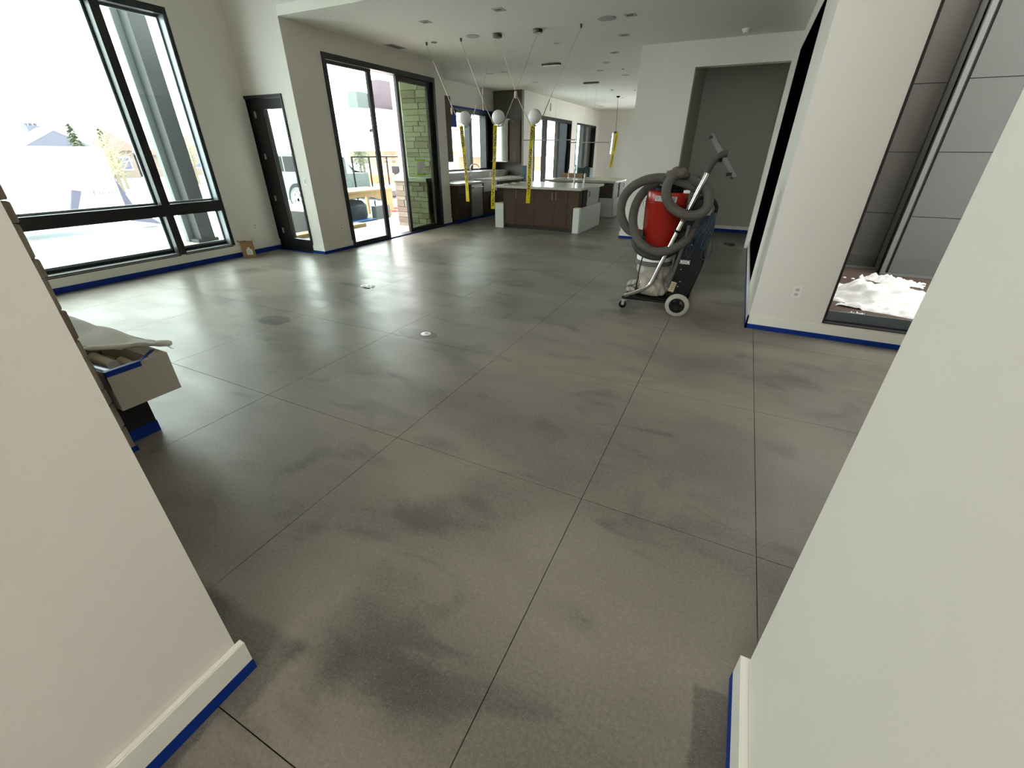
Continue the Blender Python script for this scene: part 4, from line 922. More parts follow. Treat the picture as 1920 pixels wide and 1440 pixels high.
for y in (4.90, 5.28):
    c_ = empty_child('caster', (-0.955, y, 0.06), v)
    bm = nb(); lathe(bm, [(0.0, -0.014), (0.030, -0.014), (0.042, -0.008), (0.042, 0.008), (0.030, 0.014), (0, 0.014)], (-0.965, y, 0.0425), (0, 1, 0), 24); obj('caster_wheel', bm, 'vacblack', c_, smooth=True)
    bm = nb(); box(bm, (-0.975, y-0.022, 0.04), (-0.945, y-0.017, 0.10)); box(bm, (-0.975, y+0.017, 0.04), (-0.945, y+0.022, 0.10)); box(bm, (-0.98, y-0.022, 0.10), (-0.92, y+0.022, 0.108)); obj('fork', bm, 'steel_matt', c_)
# chassis
bm = nb()
for y in (4.90, 5.28):
    tube(bm, [(-0.98, y, 0.125), (-0.36, y, 0.135)], 0.014, 10)
for x in (-0.95, -0.72, -0.50): tube(bm, [(x, 4.90, 0.127), (x, 5.28, 0.127)], 0.012, 8)
obj('chassis', bm, 'vacblack', v, smooth=True)
obj('base_plate', bbox((-0.96, 4.93, 0.135), (-0.42, 5.25, 0.15), 0.004), 'vacblack', v)
# black filter housing, leaning back
bm = nb()
prof = [(-0.485, 0.155), (-0.275, 0.200), (-0.205, 0.50), (-0.190, 0.62), (-0.205, 0.70), (-0.235, 0.755), (-0.30, 0.79), (-0.43, 0.79), (-0.475, 0.70), (-0.50, 0.40)]
prism(bm, [(x, 4.93, z) for x, z in prof], (0, 0.32, 0))
bmesh.ops.bevel(bm, geom=[e for e in bm.edges if abs(e.verts[0].co.y-e.verts[1].co.y) < 1e-4], offset=0.018, segments=3, affect='EDGES')
fh = obj('filter_housing', bm, 'vacblack', v, smooth=True, label='black sheet metal filter housing')
obj('badge', bbox((-0.425, 4.925, 0.560), (-0.325, 4.929, 0.600)), 'label', fh, label='white badge with three black characters')
text('badge_text', 'OSO', 0.05, (-0.375, 4.9235, 0.580), (1, 0, 0), (0, 0, 1), 'ink', fh)
bm = bbox((-0.485, 4.925, 0.250), (-0.425, 4.929, 0.360)); bmesh.ops.rotate(bm, verts=bm.verts[:], cent=(-0.455, 4.927, 0.305), matrix=Matrix.Rotation(0.18, 3, 'Y')); obj('rating_label', bm, 'yellowlabel', fh, label='yellowed rating label')
for k in range(4): obj('printed_line', bbox((-0.475+0.004*k, 4.9235, 0.275+0.02*k), (-0.435+0.004*k, 4.9248, 0.279+0.02*k)), 'ink', fh)
bm = nb()
for x, z in ((-0.40, 0.50), (-0.385, 0.37), (-0.40, 0.315), (-0.22, 0.64), (-0.34, 0.76)): lathe(bm, [(0.006, 0), (0.005, 0.005), (0, 0.006)], (x, 4.9285, z), (0, -1, 0), 10)
obj('screw', bm, 'steel', fh)
# upper support mast behind the canister
bm = nb(); prism(bm, [(-0.50, 5.0, 0.74), (-0.30, 5.0, 0.74), (-0.26, 5.0, 1.18), (-0.44, 5.0, 1.20)], (0, 0.2, 0)); obj('mast', bm, 'vacblack', v)
bm = nb(); tube(bm, spline([(-0.50, 4.90, 0.30), (-0.46, 4.90, 0.52), (-0.42, 4.90, 0.76), (-0.40, 4.92, 0.95)], 4), 0.018, 10); obj('frame_tube', bm, 'greyband', v, smooth=True)
# red canister
ax = Vector((-0.10, 0, 1)).normalized(); cc = Vector((-0.695, 5.09, 0.70))
ax = Vector((0.035, 0, 1)).normalized(); cc = Vector((-0.70, 5.09, 0.70))
bm = nb(); lathe(bm, [(0.0, 0.0), (0.155, 0.0), (0.180, 0.02), (0.182, 0.03), (0.212, 0.43), (0.217, 0.436), (0.217, 0.445), (0.205, 0.448), (0, 0.448)], cc, ax, 48); rc = obj('canister', bm, 'red', v, smooth=True, label='red painted canister')
bm = nb(); lathe(bm, [(0.0, 0.449), (0.205, 0.449), (0.207, 0.455), (0.207, 0.535), (0.198, 0.548), (0, 0.552)], cc, ax, 48); lid = obj('canister_lid', bm, 'red', v, smooth=True, label='red lid band')
# curved instruction label on lid
def curved(name, m, parent, a0, a1, h0, h1, r, n=14):
    d, a, b = frame_axes(ax); bm = nb(); A = []; B = []
    for k in range(n+1):
        t_ = math.radians(a0+(a1-a0)*k/n); dd = Vector((math.cos(t_), math.sin(t_), 0)); dd = (dd - d*dd.dot(d)).normalized()
        A.append(bm.verts.new(cc+d*h0+dd*r)); B.append(bm.verts.new(cc+d*h1+dd*r))
    for k in range(n): bm.faces.new((A[k], A[k+1], B[k+1], B[k]))
    bmesh.ops.solidify(bm, geom=bm.faces[:], thickness=-0.0008)
    return obj(name, bm, m, parent)
curved('instruction_label', 'label', lid, -116, -55, 0.463, 0.515, 0.2085)
for q in ((-112, -104, 0.475, 0.503), (-70, -60, 0.475, 0.503)): curved('printed_mark', 'slot', lid, *q, 0.2097)
for h_ in (0.478, 0.488, 0.498): curved('printed_line', 'slot', lid, -100, -74, h_, h_+0.004, 0.2097)
curved('canister_decal', 'steel_matt', rc, -168, -163, 0.20, 0.235, 0.1995)
for a_ in (-172, -60, 60):
    t_ = math.radians(a_); dd = Vector((math.cos(t_), math.sin(t_), 0)); p_ = cc+ax*0.44+dd*0.215
    bm = nb(); box(bm, p_+Vector((-0.012, -0.012, -0.055)), p_+Vector((0.012, 0.012, 0.03))); bmesh.ops.bevel(bm, geom=bm.edges[:], offset=0.004, segments=1, affect='EDGES')
    tube(bm, [p_+dd*0.012+Vector((0, 0, -0.05)), p_+dd*0.022, p_+dd*0.01+Vector((0, 0, 0.03))], 0.003, 6); obj('lid_clamp', bm, 'steel', v)
# motor head
bm = nb(); lathe(bm, [(0, 0.552), (0.155, 0.552), (0.158, 0.575), (0.12, 0.595), (0.115, 0.640), (0.09, 0.665), (0, 0.668)], cc+Vector((0.02, 0, 0)), ax, 36); obj('motor_head', bm, 'vacblack', v, smooth=True)
obj('sticker', bbox((-0.515, 4.93, 1.245), (-0.455, 4.94, 1.272)), 'label', v)
# inlet on the left
bm = nb(); lathe(bm, [(0.050, 0), (0.054, 0.01), (0.054, 0.06), (0.047, 0.07)], (-0.865, 5.03, 0.80), (-1, -0.1, 0.18), 20); obj('inlet_cuff', bm, 'vacblack', v, smooth=True)
# dust bag hanging under the canister
bm = nb(); n = 40; rings = []
for i, (z, r, cx) in enumerate(((0.695, 0.165, -0.70), (0.64, 0.185, -0.71), (0.58, 0.192, -0.715), (0.53, 0.188, -0.715))):
    rings.append([bm.verts.new((cx+r*math.cos(2*PI*k/n), 5.09+r*math.sin(2*PI*k/n), z)) for k in range(n)])
for A, B in zip(rings, rings[1:]):
    for k in range(n): bm.faces.new((A[k], A[(k+1)%n], B[(k+1)%n], B[k]))
bm.faces.new(rings[0]); bm.faces.new(rings[-1][::-1]); obj('bag_skirt', bm, 'bagwhite', v, smooth=True, label='white skirt above the dust bag')
bm = nb(); lathe(bm, [(0.190, 0), (0.197, 0.004), (0.195, 0.046), (0.190, 0.05)], (-0.715, 5.09, 0.50), n=40); obj('clamp_band', bm, 'greyband', v, smooth=True)
bm = nb(); rings = []
for i in range(17):
    s = i/16; z = 0.505 - 0.345*s; r0 = 0.175*(1-0.25*s) + 0.01*math.sin(s*9)
    ring = []
    for k in range(48):
        a = 2*PI*k/48; nn = noise.noise(Vector((math.cos(a)*2.2, math.sin(a)*2.2, s*3.1)))*0.045 + noise.noise(Vector((math.cos(a)*6, math.sin(a)*6, s*5)))*0.018
        r = r0 + nn*min(1, s*4); cx = -0.715 + 0.03*s
        ring.append(bm.verts.new((cx+r*math.cos(a), 5.09+r*0.85*math.sin(a), z)))
    rings.append(ring)
for A, B in zip(rings, rings[1:]):
    for k in range(48): bm.faces.new((A[k], A[(k+1)%48], B[(k+1)%48], B[k]))
bm.faces.new(rings[0]); bm.faces.new(rings[-1][::-1]); obj('dust_bag', bm, 'bag', v, smooth='all', label='creased dusty plastic dust bag')
# folded bag strip at the front of the chassis
for q, (x, z, rx, rz) in enumerate(((-0.90, 0.205, 0.072, 0.045), (-0.865, 0.262, 0.078, 0.032), (-0.80, 0.225, 0.05, 0.05), (-0.93, 0.258, 0.035, 0.026))):
    bm = nb(); bmesh.ops.create_icosphere(bm, subdivisions=4, radius=1.0)
    for w_ in bm.verts:
        p = w_.co; f = 1+0.28*noise.noise(p*1.9+Vector((q*3, 0, 0)))+0.12*noise.noise(p*5)
        w_.co = Vector((x+p.x*rx*f, 5.06+p.y*0.115*f, z+p.z*rz*f))
    obj('bag_fold', bm, 'bag', v, smooth='all')
bm = nb(); tube(bm, [(-0.80, 4.895, 0.70), (-0.825, 4.885, 0.50), (-0.838, 4.90, 0.25), (-0.84, 4.915, 0.14)], 0.008, 6); tube(bm, spline([(-0.96, 4.95, 0.23), (-0.93, 4.945, 0.255), (-0.88, 4.93, 0.27), (-0.84, 4.94, 0.30)], 4), 0.004, 6); obj('strap', bm, 'ink', v)
# chrome wand with floor tool
Wd_ = [(-0.935, 4.86, 0.165), (-0.86, 4.86, 0.195), (-0.74, 4.855, 0.268), (-0.700, 4.85, 0.300), (-0.670, 4.85, 0.345), (-0.62, 4.845, 0.50)]
top_ = Vector((-0.318, 4.87, 1.461)); low_ = Vector((-0.672, 4.85, 0.345))
bm = nb(); tube(bm, spline([(-0.945, 4.86, 0.160), (-0.84, 4.86, 0.208), (-0.75, 4.855, 0.262), (-0.700, 4.85, 0.303), low_, low_.lerp(top_, 0.12)], 6) + [low_.lerp(top_, 0.5)], 0.0215, 16); wd = obj('wand', bm, 'chrome', v, smooth=True, label='bent chrome wand')
bm = nb(); tube(bm, [low_.lerp(top_, 0.48), low_.lerp(top_, 1.0)], 0.0245, 16); obj('wand', bm, 'chrome', v, smooth=True, label='straight upper chrome tube')
bm = nb(); m_ = low_.lerp(top_, 0.49); dr = (top_-low_).normalized(); tube(bm, [m_-dr*0.012, m_+dr*0.012], 0.031, 16); tube(bm, [m_, m_+Vector((0.07, 0.05, 0.01))], 0.014, 8); obj('wand_collar', bm, 'vacblack', v, smooth=True)
bm = nb(); tube(bm, [m_+dr*0.10, m_+dr*0.15], 0.0265, 16); tube(bm, [m_+dr*0.12+Vector((0.02, 0, 0)), m_+dr*0.12+Vector((0.06, 0, 0.03))], 0.010, 8); obj('wand_lock', bm, 'greyplastic', v, smooth=True)
bm = nb(); tube(bm, spline([top_-dr*0.03, top_+dr*0.04, (-0.275, 4.87, 1.545), (-0.232, 4.87, 1.585), (-0.185, 4.87, 1.595)], 6), 0.029, 14); el = obj('elbow', bm, 'hose_dark', v, smooth=True)
bm = nb(); tube(bm, [(-0.235, 4.86, 1.53), (-0.235, 4.85, 1.56)], 0.016, 10); obj('height_knob', bm, 'vacblack', el, smooth=True)
a0 = Vector((-0.365, 4.87, 1.745)); a1 = Vector((-0.085, 4.87, 1.395)); dt = (a1-a0).normalized(); nn_ = Vector((dt.z, 0, -dt.x))
bm = nb(); prism(bm, [a0-nn_*0.028, a0+nn_*0.012, a0+nn_*0.012+dt*0.18+nn_*0.006, a1+nn_*0.014, a1-nn_*0.026], (0, 0.05, 0)); bmesh.ops.bevel(bm, geom=bm.edges[:], offset=0.006, segments=2, affect='EDGES'); ft = obj('floor_tool', bm, 'greyplastic', v, smooth=True, label='grey floor tool head')
obj('end_bracket', bbox(a1+Vector((-0.075, -0.008, 0.015)), a1+Vector((-0.025, 0.004, 0.045))), 'vacblack', ft); obj('end_bracket', bbox(a0+Vector((-0.005, -0.006, -0.03)), a0+Vector((0.025, 0.002, -0.005))), 'vacblack', ft)
bm = nb(); lathe(bm, [(0, 0), (0.010, 0), (0.010, 0.016), (0, 0.016)], a1+Vector((-0.02, -0.006, 0.0)), (0, 1, 0), 12); obj('end_wheel', bm, 'vacblack', ft)
# hose, one long coil
HP = [(-0.867, 4.980, 0.815), (-0.946, 4.960, 0.834), (-1.019, 4.960, 0.862), (-1.086, 4.950, 0.942), (-1.123, 4.950, 1.048), (-1.110, 4.950, 1.171), (-1.043, 4.970, 1.275), (-0.927, 5.000, 1.343), (-0.784, 5.020, 1.371), (-0.643, 5.000, 1.360), (-0.493, 5.000, 1.325), (-0.373, 5.020, 1.265), (-0.308, 5.050, 1.157), (-0.311, 5.030, 1.006), (-0.352, 4.970, 0.876), (-0.430, 4.900, 0.774), (-0.545, 4.860, 0.701), (-0.675, 4.850, 0.674), (-0.804, 4.850, 0.718), (-0.901, 4.880, 0.799), (-0.969, 4.930, 0.924), (-0.987, 4.980, 1.052), (-0.969, 5.060, 1.168), (-0.908, 5.140, 1.259), (-0.777, 5.160, 1.319), (-0.641, 5.100, 1.361), (-0.532, 5.000, 1.397), (-0.574, 4.930, 1.422), (-0.632, 4.880, 1.390), (-0.665, 4.840, 1.324), (-0.658, 4.800, 1.230), (-0.608, 4.800, 1.145), (-0.516, 4.800, 1.085), (-0.410, 4.800, 1.056), (-0.316, 4.810, 1.075), (-0.262, 4.830, 1.134), (-0.268, 4.870, 1.222), (-0.323, 4.920, 1.306), (-0.420, 4.970, 1.353), (-0.534, 5.050, 1.375)]
bm = nb(); sp_ = spline(HP, 10)
out_ = []; acc = 0
rr_ = [0.0465 + 0.0010*(1 if (i % 2) else -1) for i in range(len(sp_))]
tube(bm, sp_, rr_, 16); obj('hose', bm, 'hose', v, smooth='all', label='dusty grey coiled hose')
HP2 = [(-0.937, 4.970, 0.755), (-0.882, 4.930, 0.675), (-0.779, 4.910, 0.626), (-0.649, 4.920, 0.613), (-0.536, 4.960, 0.662), (-0.458, 5.000, 0.745), (-0.406, 5.050, 0.839), (-0.381, 5.080, 0.970)]
bm = nb(); tube(bm, spline(HP2, 10), 0.043, 16); obj('hose', bm, 'hose_dark', v, smooth='all', label='darker lower turn of the hose')
for p, q, r in (((-0.905, 4.99, 0.795), (-0.83, 5.0, 0.775), 0.052),):
    bm = nb(); tube(bm, [p, q], r, 16); obj('hose_cuff', bm, 'vacblack', v, smooth=True)
bm = nb(); bmesh.ops.create_icosphere(bm, subdivisions=4, radius=1.0)
for w_ in bm.verts:
    p = w_.co; f_ = 1+0.30*noise.noise(p*2.2)+0.22*noise.noise(p*6)
    w_.co = Vector((-0.60+p.x*0.105*f_, 4.905+p.y*0.062*f_, 1.425+p.z*0.048*f_-0.35*(p.x*0.105)**2*4))
obj('hose_tie', bm, mat('brown_rag', (0.10, 0.082, 0.060), 0.9, var=0.3, vscale=14, bump=0.6, bscale=40), v, smooth='all', label='brown rag knotted over the hose')
# rear handle
bm = nb(); tube(bm, spline([(-0.36, 5.0, 1.20), (-0.26, 5.0, 1.21), (-0.19, 5.0, 1.14), (-0.185, 5.0, 1.07), (-0.22, 5.0, 1.02), (-0.30, 5.0, 0.98)], 6), 0.017, 10); obj('push_handle', bm, 'vacblack', v, smooth=True)
obj('cord_bracket', bbox((-0.30, 4.93, 1.05), (-0.22, 4.99, 1.11), 0.01), 'steel_matt', v)
# cord loops
r_ = random.Random(4); bm = nb()
for k in range(13):
    x0 = -0.285+0.010*k*0.8; zt = 1.08-0.01*r_.random(); zb = 0.62+0.30*r_.random()*(0.5+0.5*(k % 3)/2); y0 = 4.90+0.05*r_.random(); d_ = 0.02+0.03*r_.random()
    xb = x0 - 0.085 + 0.03*r_.random()
    tube(bm, spline([(x0, y0+0.03, zt), (x0-0.02, y0, zt-0.15), (xb-0.01, y0, zb+0.10), (xb+0.01, y0+0.005, zb), (xb+d_+0.01, y0+0.01, zb+0.01), (xb+d_+0.035, y0+0.01, zb+0.14), (x0+0.02, y0+0.03, zt-0.12), (x0+0.01, y0+0.04, zt)], 5), 0.0065, 7)
tube(bm, spline([(-0.215, 4.92, 0.93), (-0.165, 4.91, 0.85), (-0.145, 4.91, 0.72), (-0.165, 4.91, 0.64), (-0.205, 4.91, 0.63), (-0.23, 4.91, 0.67), (-0.215, 4.91, 0.74)], 6), 0.0065, 7)
obj('power_cord', bm, 'cord', v, smooth='all', label='looped blue power cord')
t = thing('cord_end', (0.05, 9.6, 0), 'dark loose cord end on the floor in front of the alcove', 'cord')
bm = nb(); tube(bm, spline([(-0.08, 9.75, 0.02), (0.0, 9.68, 0.02), (0.05, 9.74, 0.02), (0.10, 9.66, 0.02), (0.02, 9.62, 0.02)], 6), 0.018, 8); obj('loose_loop', bm, 'cord', t, smooth='all')

# ================================================================= COURTYARD
boxes('trim_5', [((0.6, 5.06, -0.5), (9.0, 12.0, -0.13))], 'soil', kind='structure')
wc = empty('wall_courtyard_cladding', (3.2, 8.9, -0.13), 'structure')
boxes('backing', [((0.6, 9.26, -0.4), (2.30, 9.4, 3.6)), ((2.30, 8.90, -0.4), (9.0, 9.0, 3.6))], 'gasket', wc)
for z0, z1 in ((-0.10, 0.76), (0.76, 1.62), (1.62, 2.48), (2.48, 3.5)):
    for x0, x1, y, m in ((0.6, 2.28, 9.23, 'panel_a'), (2.40, 3.62, 8.87, 'panel_b'), (3.62, 4.84, 8.87, 'panel_b'), (4.84, 6.06, 8.87, 'panel_b'), (6.06, 9.0, 8.87, 'panel_b')):
        obj('panel', bbox((x0+0.004, y, z0+0.004), (x1-0.004, y+0.03, z1-0.004), 0.002, 1), m, wc)
boxes('corner_trim', [((2.30, 8.84, -0.12), (2.36, 8.90, 3.6)), ((2.30, 8.90, -0.12), (2.33, 9.26, 3.6))], 'trimmetal', wc)
boxes('base_trim', [((0.6, 9.20, -0.125), (2.30, 9.23, -0.09)), ((2.36, 8.84, -0.125), (9.0, 8.87, -0.09))], 'trimmetal', wc)
bm = nb(); r_ = random.Random(9)
for z in (-0.02, 0.74, 0.78, 1.60, 1.64, 2.46, 2.50):
    for x in (2.6, 3.2, 3.55, 3.70): lathe(bm, [(0.008, 0), (0, 0.004)], (x, 8.87, z), (0, -1, 0), 8)
obj('screw', bm, 'trimmetal', wc, kind='stuff')
def mound(name, cx, cy, rx, ry, h, rot, m, label, seed, n=60):
    bm = nb(); G = []
    for i in range(n+1):
        row_ = []
        for j in range(n+1):
            u, w_ = i/n*2-1, j/n*2-1; d = math.hypot(u, w_)
            e = 1-d + 0.38*noise.noise(Vector((u*2.3+seed, w_*2.3, 0)))*min(1, d*1.6)
            hh = max(-0.03, h*min(1, max(-0.3, e)*1.9)**1 * (0.75+0.8*noise.noise(Vector((u*3.5, w_*3.5+seed, 1)))) + 0.05*noise.noise(Vector((u*10, w_*10, seed))) + 0.03*noise.noise(Vector((u*24, w_*24, seed)))) if e > 0 else -0.03
            x, y = u*rx, w_*ry
            row_.append(bm.verts.new((cx+x*math.cos(rot)-y*math.sin(rot), cy+x*math.sin(rot)+y*math.cos(rot), -0.13+hh)))
        G.append(row_)
    for i in range(n):
        for j in range(n):
            q = (G[i][j], G[i+1][j], G[i+1][j+1], G[i][j+1])
            if max(v_.co.z for v_ in q) > -0.155: bm.faces.new(q)
    bmesh.ops.delete(bm, geom=[v_ for v_ in bm.verts if not v_.link_faces], context='VERTS')
    return tag(obj(name, bm, m, smooth='all'), label, 'snow')
mound('snow_heap', 2.25, 7.02, 1.35, 0.62, 0.20, -0.30, 'snowpile', 'heap of crusted white snow on the brown courtyard ground', 3.1, 80)
mound('snow_patch', 2.35, 8.35, 0.40, 0.16, 0.07, -0.3, 'snowpile', 'small snow patch behind the heap near the courtyard wall', 8.2, 30)
mound('snow_patch', 1.52, 6.18, 0.16, 0.07, 0.04, 0.2, 'snowpile', 'small snow patch at the left front corner of the courtyard', 5.2, 24)
r_ = random.Random(21)
for k in range(14):
    bm = nb(); bmesh.ops.create_icosphere(bm, subdivisions=1, radius=r_.uniform(0.012, 0.032))
    x, y = r_.uniform(1.5, 3.2), r_.uniform(7.3, 8.6)
    for w_ in bm.verts: w_.co = Vector((w_.co.x*1.4+x, w_.co.y+y, w_.co.z*0.6-0.125))
    tag(obj('snow_clod', bm, 'snowpile'), 'loose clod of snow on the brown soil behind the snow heap', 'snow', 'loose snow clods in the courtyard')

# ================================================================= OUTDOORS
boxes('trim_6', [((-140, -60, -0.9), (-6.62, 140, -0.25))], 'snow', kind='structure')
t = tag(obj('patio_slab', bbox((-10.5, 5.7, -0.25), (-6.6, 14.0, -0.03)), mat('light_patio_concrete', (0.34, 0.33, 0.30), 0.8, var=0.1)), 'light concrete patio slab outside the sliding door', 'patio')
tag(obj('gravel_bed', bbox((-8.2, 0.5, -0.25), (-7.76, 5.6, -0.10)), mat('gravel_margin', (0.30, 0.27, 0.23), 0.9, var=0.4, vscale=40, bump=0.6)), 'snowy gravel strip below the big window', 'gravel')
# steel column on stone plinth
t = thing('steel_column', (-9.25, 5.10, -0.25), 'dark steel column on a stone plinth outside the big window', 'column')
M['steelcol'] = mat('dark_zinc_column', (0.012, 0.015, 0.016), 0.6, var=0.25, vscale=5); M['steelcol_l'] = mat('zinc_flange', (0.075, 0.09, 0.088), 0.5, var=0.1)
boxes('column_shaft', [((-9.40, 4.98, 0.06), (-9.06, 5.24, 5.2))], 'steelcol', t)
boxes('column_flange', [((-9.40, 4.88, 0.06), (-9.30, 4.98, 5.2))], 'steelcol_l', t)
boxes('base_collar', [((-9.43, 4.90, 0.06), (-9.03, 5.28, 0.12))], 'steelcol', t)
for k, (a, b) in enumerate((((-9.62, 4.72, -0.25), (-9.2, 5.45, -0.10)), ((-9.2, 4.72, -0.25), (-8.86, 5.45, -0.10)), ((-9.58, 4.76, -0.10), (-9.3, 5.40, 0.06)), ((-9.3, 4.76, -0.10), (-8.9, 5.40, 0.06)))): obj('plinth_stone', bbox(a, b, 0.012, 1), 'stone', t)
# enclosed trailer
M['trailer'] = mat('white_trailer_skin', (0.72, 0.74, 0.76), 0.35); M['slate'] = mat('slate_blue_grey', (0.055, 0.052, 0.085), 0.7)
t = thing('cargo_trailer', (-15.2, 2.5, -0.25), 'long white enclosed cargo trailer parked in the snow outside', 'trailer')
obj('box_body', bbox((-16.4, -5.5, 0.0), (-14.0, 6.15, 1.68), 0.05), 'trailer', t)
boxes('roof_rail', [((-14.02, -5.5, 1.62), (-13.985, 6.15, 1.66))], 'steel_matt', t)
text('trailer_lettering', 'Element', 0.16, (-13.98, 5.84, 0.70), (0, 1, 0), (0, 0, 1), 'slate', t, 0.001)
text('trailer_lettering', 'SERIES', 0.06, (-13.98, 5.93, 0.60), (0, 1, 0), (0, 0, 1), 'slate', t, 0.001)
bm = nb(); prism(bm, [(-13.9, 5.80, 0.30), (-13.9, 5.70, 0.50), (-13.9, 4.2, 0.44), (-13.9, 4.1, 0.24), (-13.9, 4.14, 0.24), (-13.9, 4.24, 0.40), (-13.9, 5.67, 0.46), (-13.9, 5.76, 0.30)], (-0.1, 0, 0)); obj('mudguard', bm, 'trailer', t)
bm = nb(); prism(bm, [(-14.2, 6.15, 0.0), (-14.2, 6.95, -0.2), (-14.2, 6.55, 0.15), (-14.2, 6.45, 0.2), (-14.2, 6.15, 1.3)], (-0.5, 0, 0)); obj('nose_fairing', bm, 'slate', t)
bm = nb(); prism(bm, [(-13.6, 4.90, 0.40), (-13.6, 5.03, 0.40), (-13.6, 5.24, 0.78), (-13.6, 5.08, 0.82)], (-0.06, 0, 0)); obj('side_strut', bm, 'slate', t)
# far houses
M['roofgrey'] = mat('slate_roof', (0.060, 0.060, 0.085), 0.8); M['roofbrown'] = mat('weathered_brown_roof', (0.13, 0.09, 0.075), 0.9); M['housewall'] = mat('far_house_wall', (0.13, 0.10, 0.085), 0.9)
def house(x, y, wx, wy, hw, hr, label, roof, wall='housewall', chim=None, snow_roof=True):
    t = thing('house', (x, y, -0.25), label, 'house')
    obj('wall', bbox((x-wx/2, y-wy/2, -0.25), (x+wx/2, y+wy/2, hw)), wall, t)
    bm = nb(); prism(bm, [(x+wx/2+0.3, y-wy/2-0.5, hw), (x+wx/2+0.3, y+wy/2+0.5, hw), (x+wx/2+0.3, y, hr)], (-wx-0.6, 0, 0)); obj('roof', bm, roof, t)
    if snow_roof:
        for s in (-1, 1):
            bm = nb(); prism(bm, [(x+wx/2+0.32, y+s*(wy/2+0.55), hw+0.0), (x+wx/2+0.32, y, hr+0.0), (x+wx/2+0.32, y, hr+0.16), (x+wx/2+0.32, y+s*(wy/2+0.55), hw+0.14)], (-wx-0.64, 0, 0)); obj('roof_snow', bm, 'snow', t)
    if chim:
        cy, cw, ch_ = chim
        obj('chimney', bbox((x-0.5, cy-cw/2, hw), (x+0.2, cy+cw/2, ch_-0.15)), 'roofgrey', t)
        for q in (-1, 0, 1): obj('chimney_pot', bbox((x-0.3, cy+q*cw*0.33-0.05, ch_-0.15), (x, cy+q*cw*0.33+0.05, ch_)), 'roofgrey', t)
    for q in (-1, 1):
        fr = obj('window', bbox((x+wx/2, y+q*wy*0.22-0.4, 0.3), (x+wx/2+0.06, y+q*wy*0.22+0.4, 1.2)), 'snow', t); obj('pane', bbox((x+wx/2+0.06, y+q*wy*0.22-0.33, 0.37), (x+wx/2+0.08, y+q*wy*0.22+0.33, 1.13)), 'slate', fr)
    return t
house(-42, 15.2, 4, 2.6, 1.75, 2.72, 'far dark grey gabled house with chimney above the trailer roof', 'roofgrey', chim=(15.1, 0.7, 3.15))
house(-44, 18.9, 4, 2.6, 1.6, 2.85, 'far brown gabled house behind bare trees left of the mullion', 'roofbrown')
house(-44, 23.6, 4, 4.6, 1.3, 2.9, 'far brown house with long roof right of the mullion', 'roofbrown')
house(-60, 72, 8, 16, 2.2, 4.0, 'far low brown house seen through the kitchen side windows', 'roofbrown')
M['twig'] = mat('pale_bare_twigs', (0.22, 0.19, 0.12), 0.9); M['bark'] = mat('grey_brown_bark', (0.10, 0.08, 0.055), 0.9); M['needle'] = mat('dusty_green_needles', (0.085, 0.10, 0.055), 0.9, var=0.4, vscale=5)
def bare_tree(x, y, h, label, seed):
    t = thing('bare_tree', (x, y, -0.25), label, 'tree', 'bare winter trees beyond the snow'); r_ = random.Random(seed)
    bm = nb(); tube(bm, [(x, y, -0.25), (x+0.05, y, h*0.4), (x, y+0.1, h*0.75)], [0.09, 0.06, 0.02], 6); obj('trunk', bm, 'bark', t)
    bm = nb()
    for k in range(34):
        z = r_.uniform(0.2, 0.85)*h; a = r_.uniform(0, 2*PI); L_ = r_.uniform(0.25, 0.6)*h*0.45; dz = L_*r_.uniform(0.5, 1.2)
        p0 = Vector((x, y, z)); p1 = p0+Vector((math.cos(a)*L_, math.sin(a)*L_, dz))
        tube(bm, [p0, p0.lerp(p1, 0.5)+Vector((0, 0, 0.05)), p1], [0.022, 0.014, 0.006], 4)
        for q in range(4):
            b0 = p0.lerp(p1, r_.uniform(0.3, 0.95)); tube(bm, [b0, b0+Vector((r_.uniform(-.4, .4), r_.uniform(-.4, .4), r_.uniform(0, .4)))], [0.010, 0.004], 3)
    obj('branch', bm, 'twig', t, kind='stuff')
for i, (x, y, h) in enumerate(((-26, 11.3, 2.1), (-27, 12.0, 2.3), (-30, 13.6, 2.4), (-26, 14.0, 2.0), (-30, 17.0, 2.7), (-31, 18.0, 2.5))):
    bare_tree(x, y, h, ['thin bare tree at the right end of the trailer', 'taller bare tree right beside the mullion', 'bare tree just left of the window mullion', 'bare tree behind the steel column, left one', 'bare tree in front of the brown house right of the mullion', 'bare tree nearest the steel column'][i], i+2)
def conifer(x, y, h, w_, label, seed, z0=-0.25):
    t = thing('conifer', (x, y, z0), label, 'tree', 'conifers beyond the plot'); r_ = random.Random(seed)
    bm = nb(); tube(bm, [(x, y, z0), (x, y, h*0.8)], [0.12, 0.03], 6); obj('trunk', bm, 'bark', t)
    bm = nb()
    for k in range(420):
        s = r_.random()**0.8; z = z0+0.3+(h-z0-0.3)*s; rad = w_*(1-s)**0.75*r_.uniform(0.2, 1.0)+0.03; a = r_.uniform(0, 2*PI)
        c_ = Vector((x+rad*math.cos(a), y+rad*math.sin(a), z)); q = 0.05*h*r_.uniform(0.5, 1.2)
        d1 = Vector((math.cos(a), math.sin(a), -0.2))*q*1.4; d2 = Vector((-math.sin(a), math.cos(a), 0.25))*q*0.6
        v0 = bm.verts.new(c_-d2); v1 = bm.verts.new(c_+d1); v2 = bm.verts.new(c_+d2); v3 = bm.verts.new(c_-d1*0.4+Vector((0, 0, q*0.5))); bm.faces.new((v0, v1, v2, v3))
    obj('foliage', bm, 'needle', t, kind='stuff')
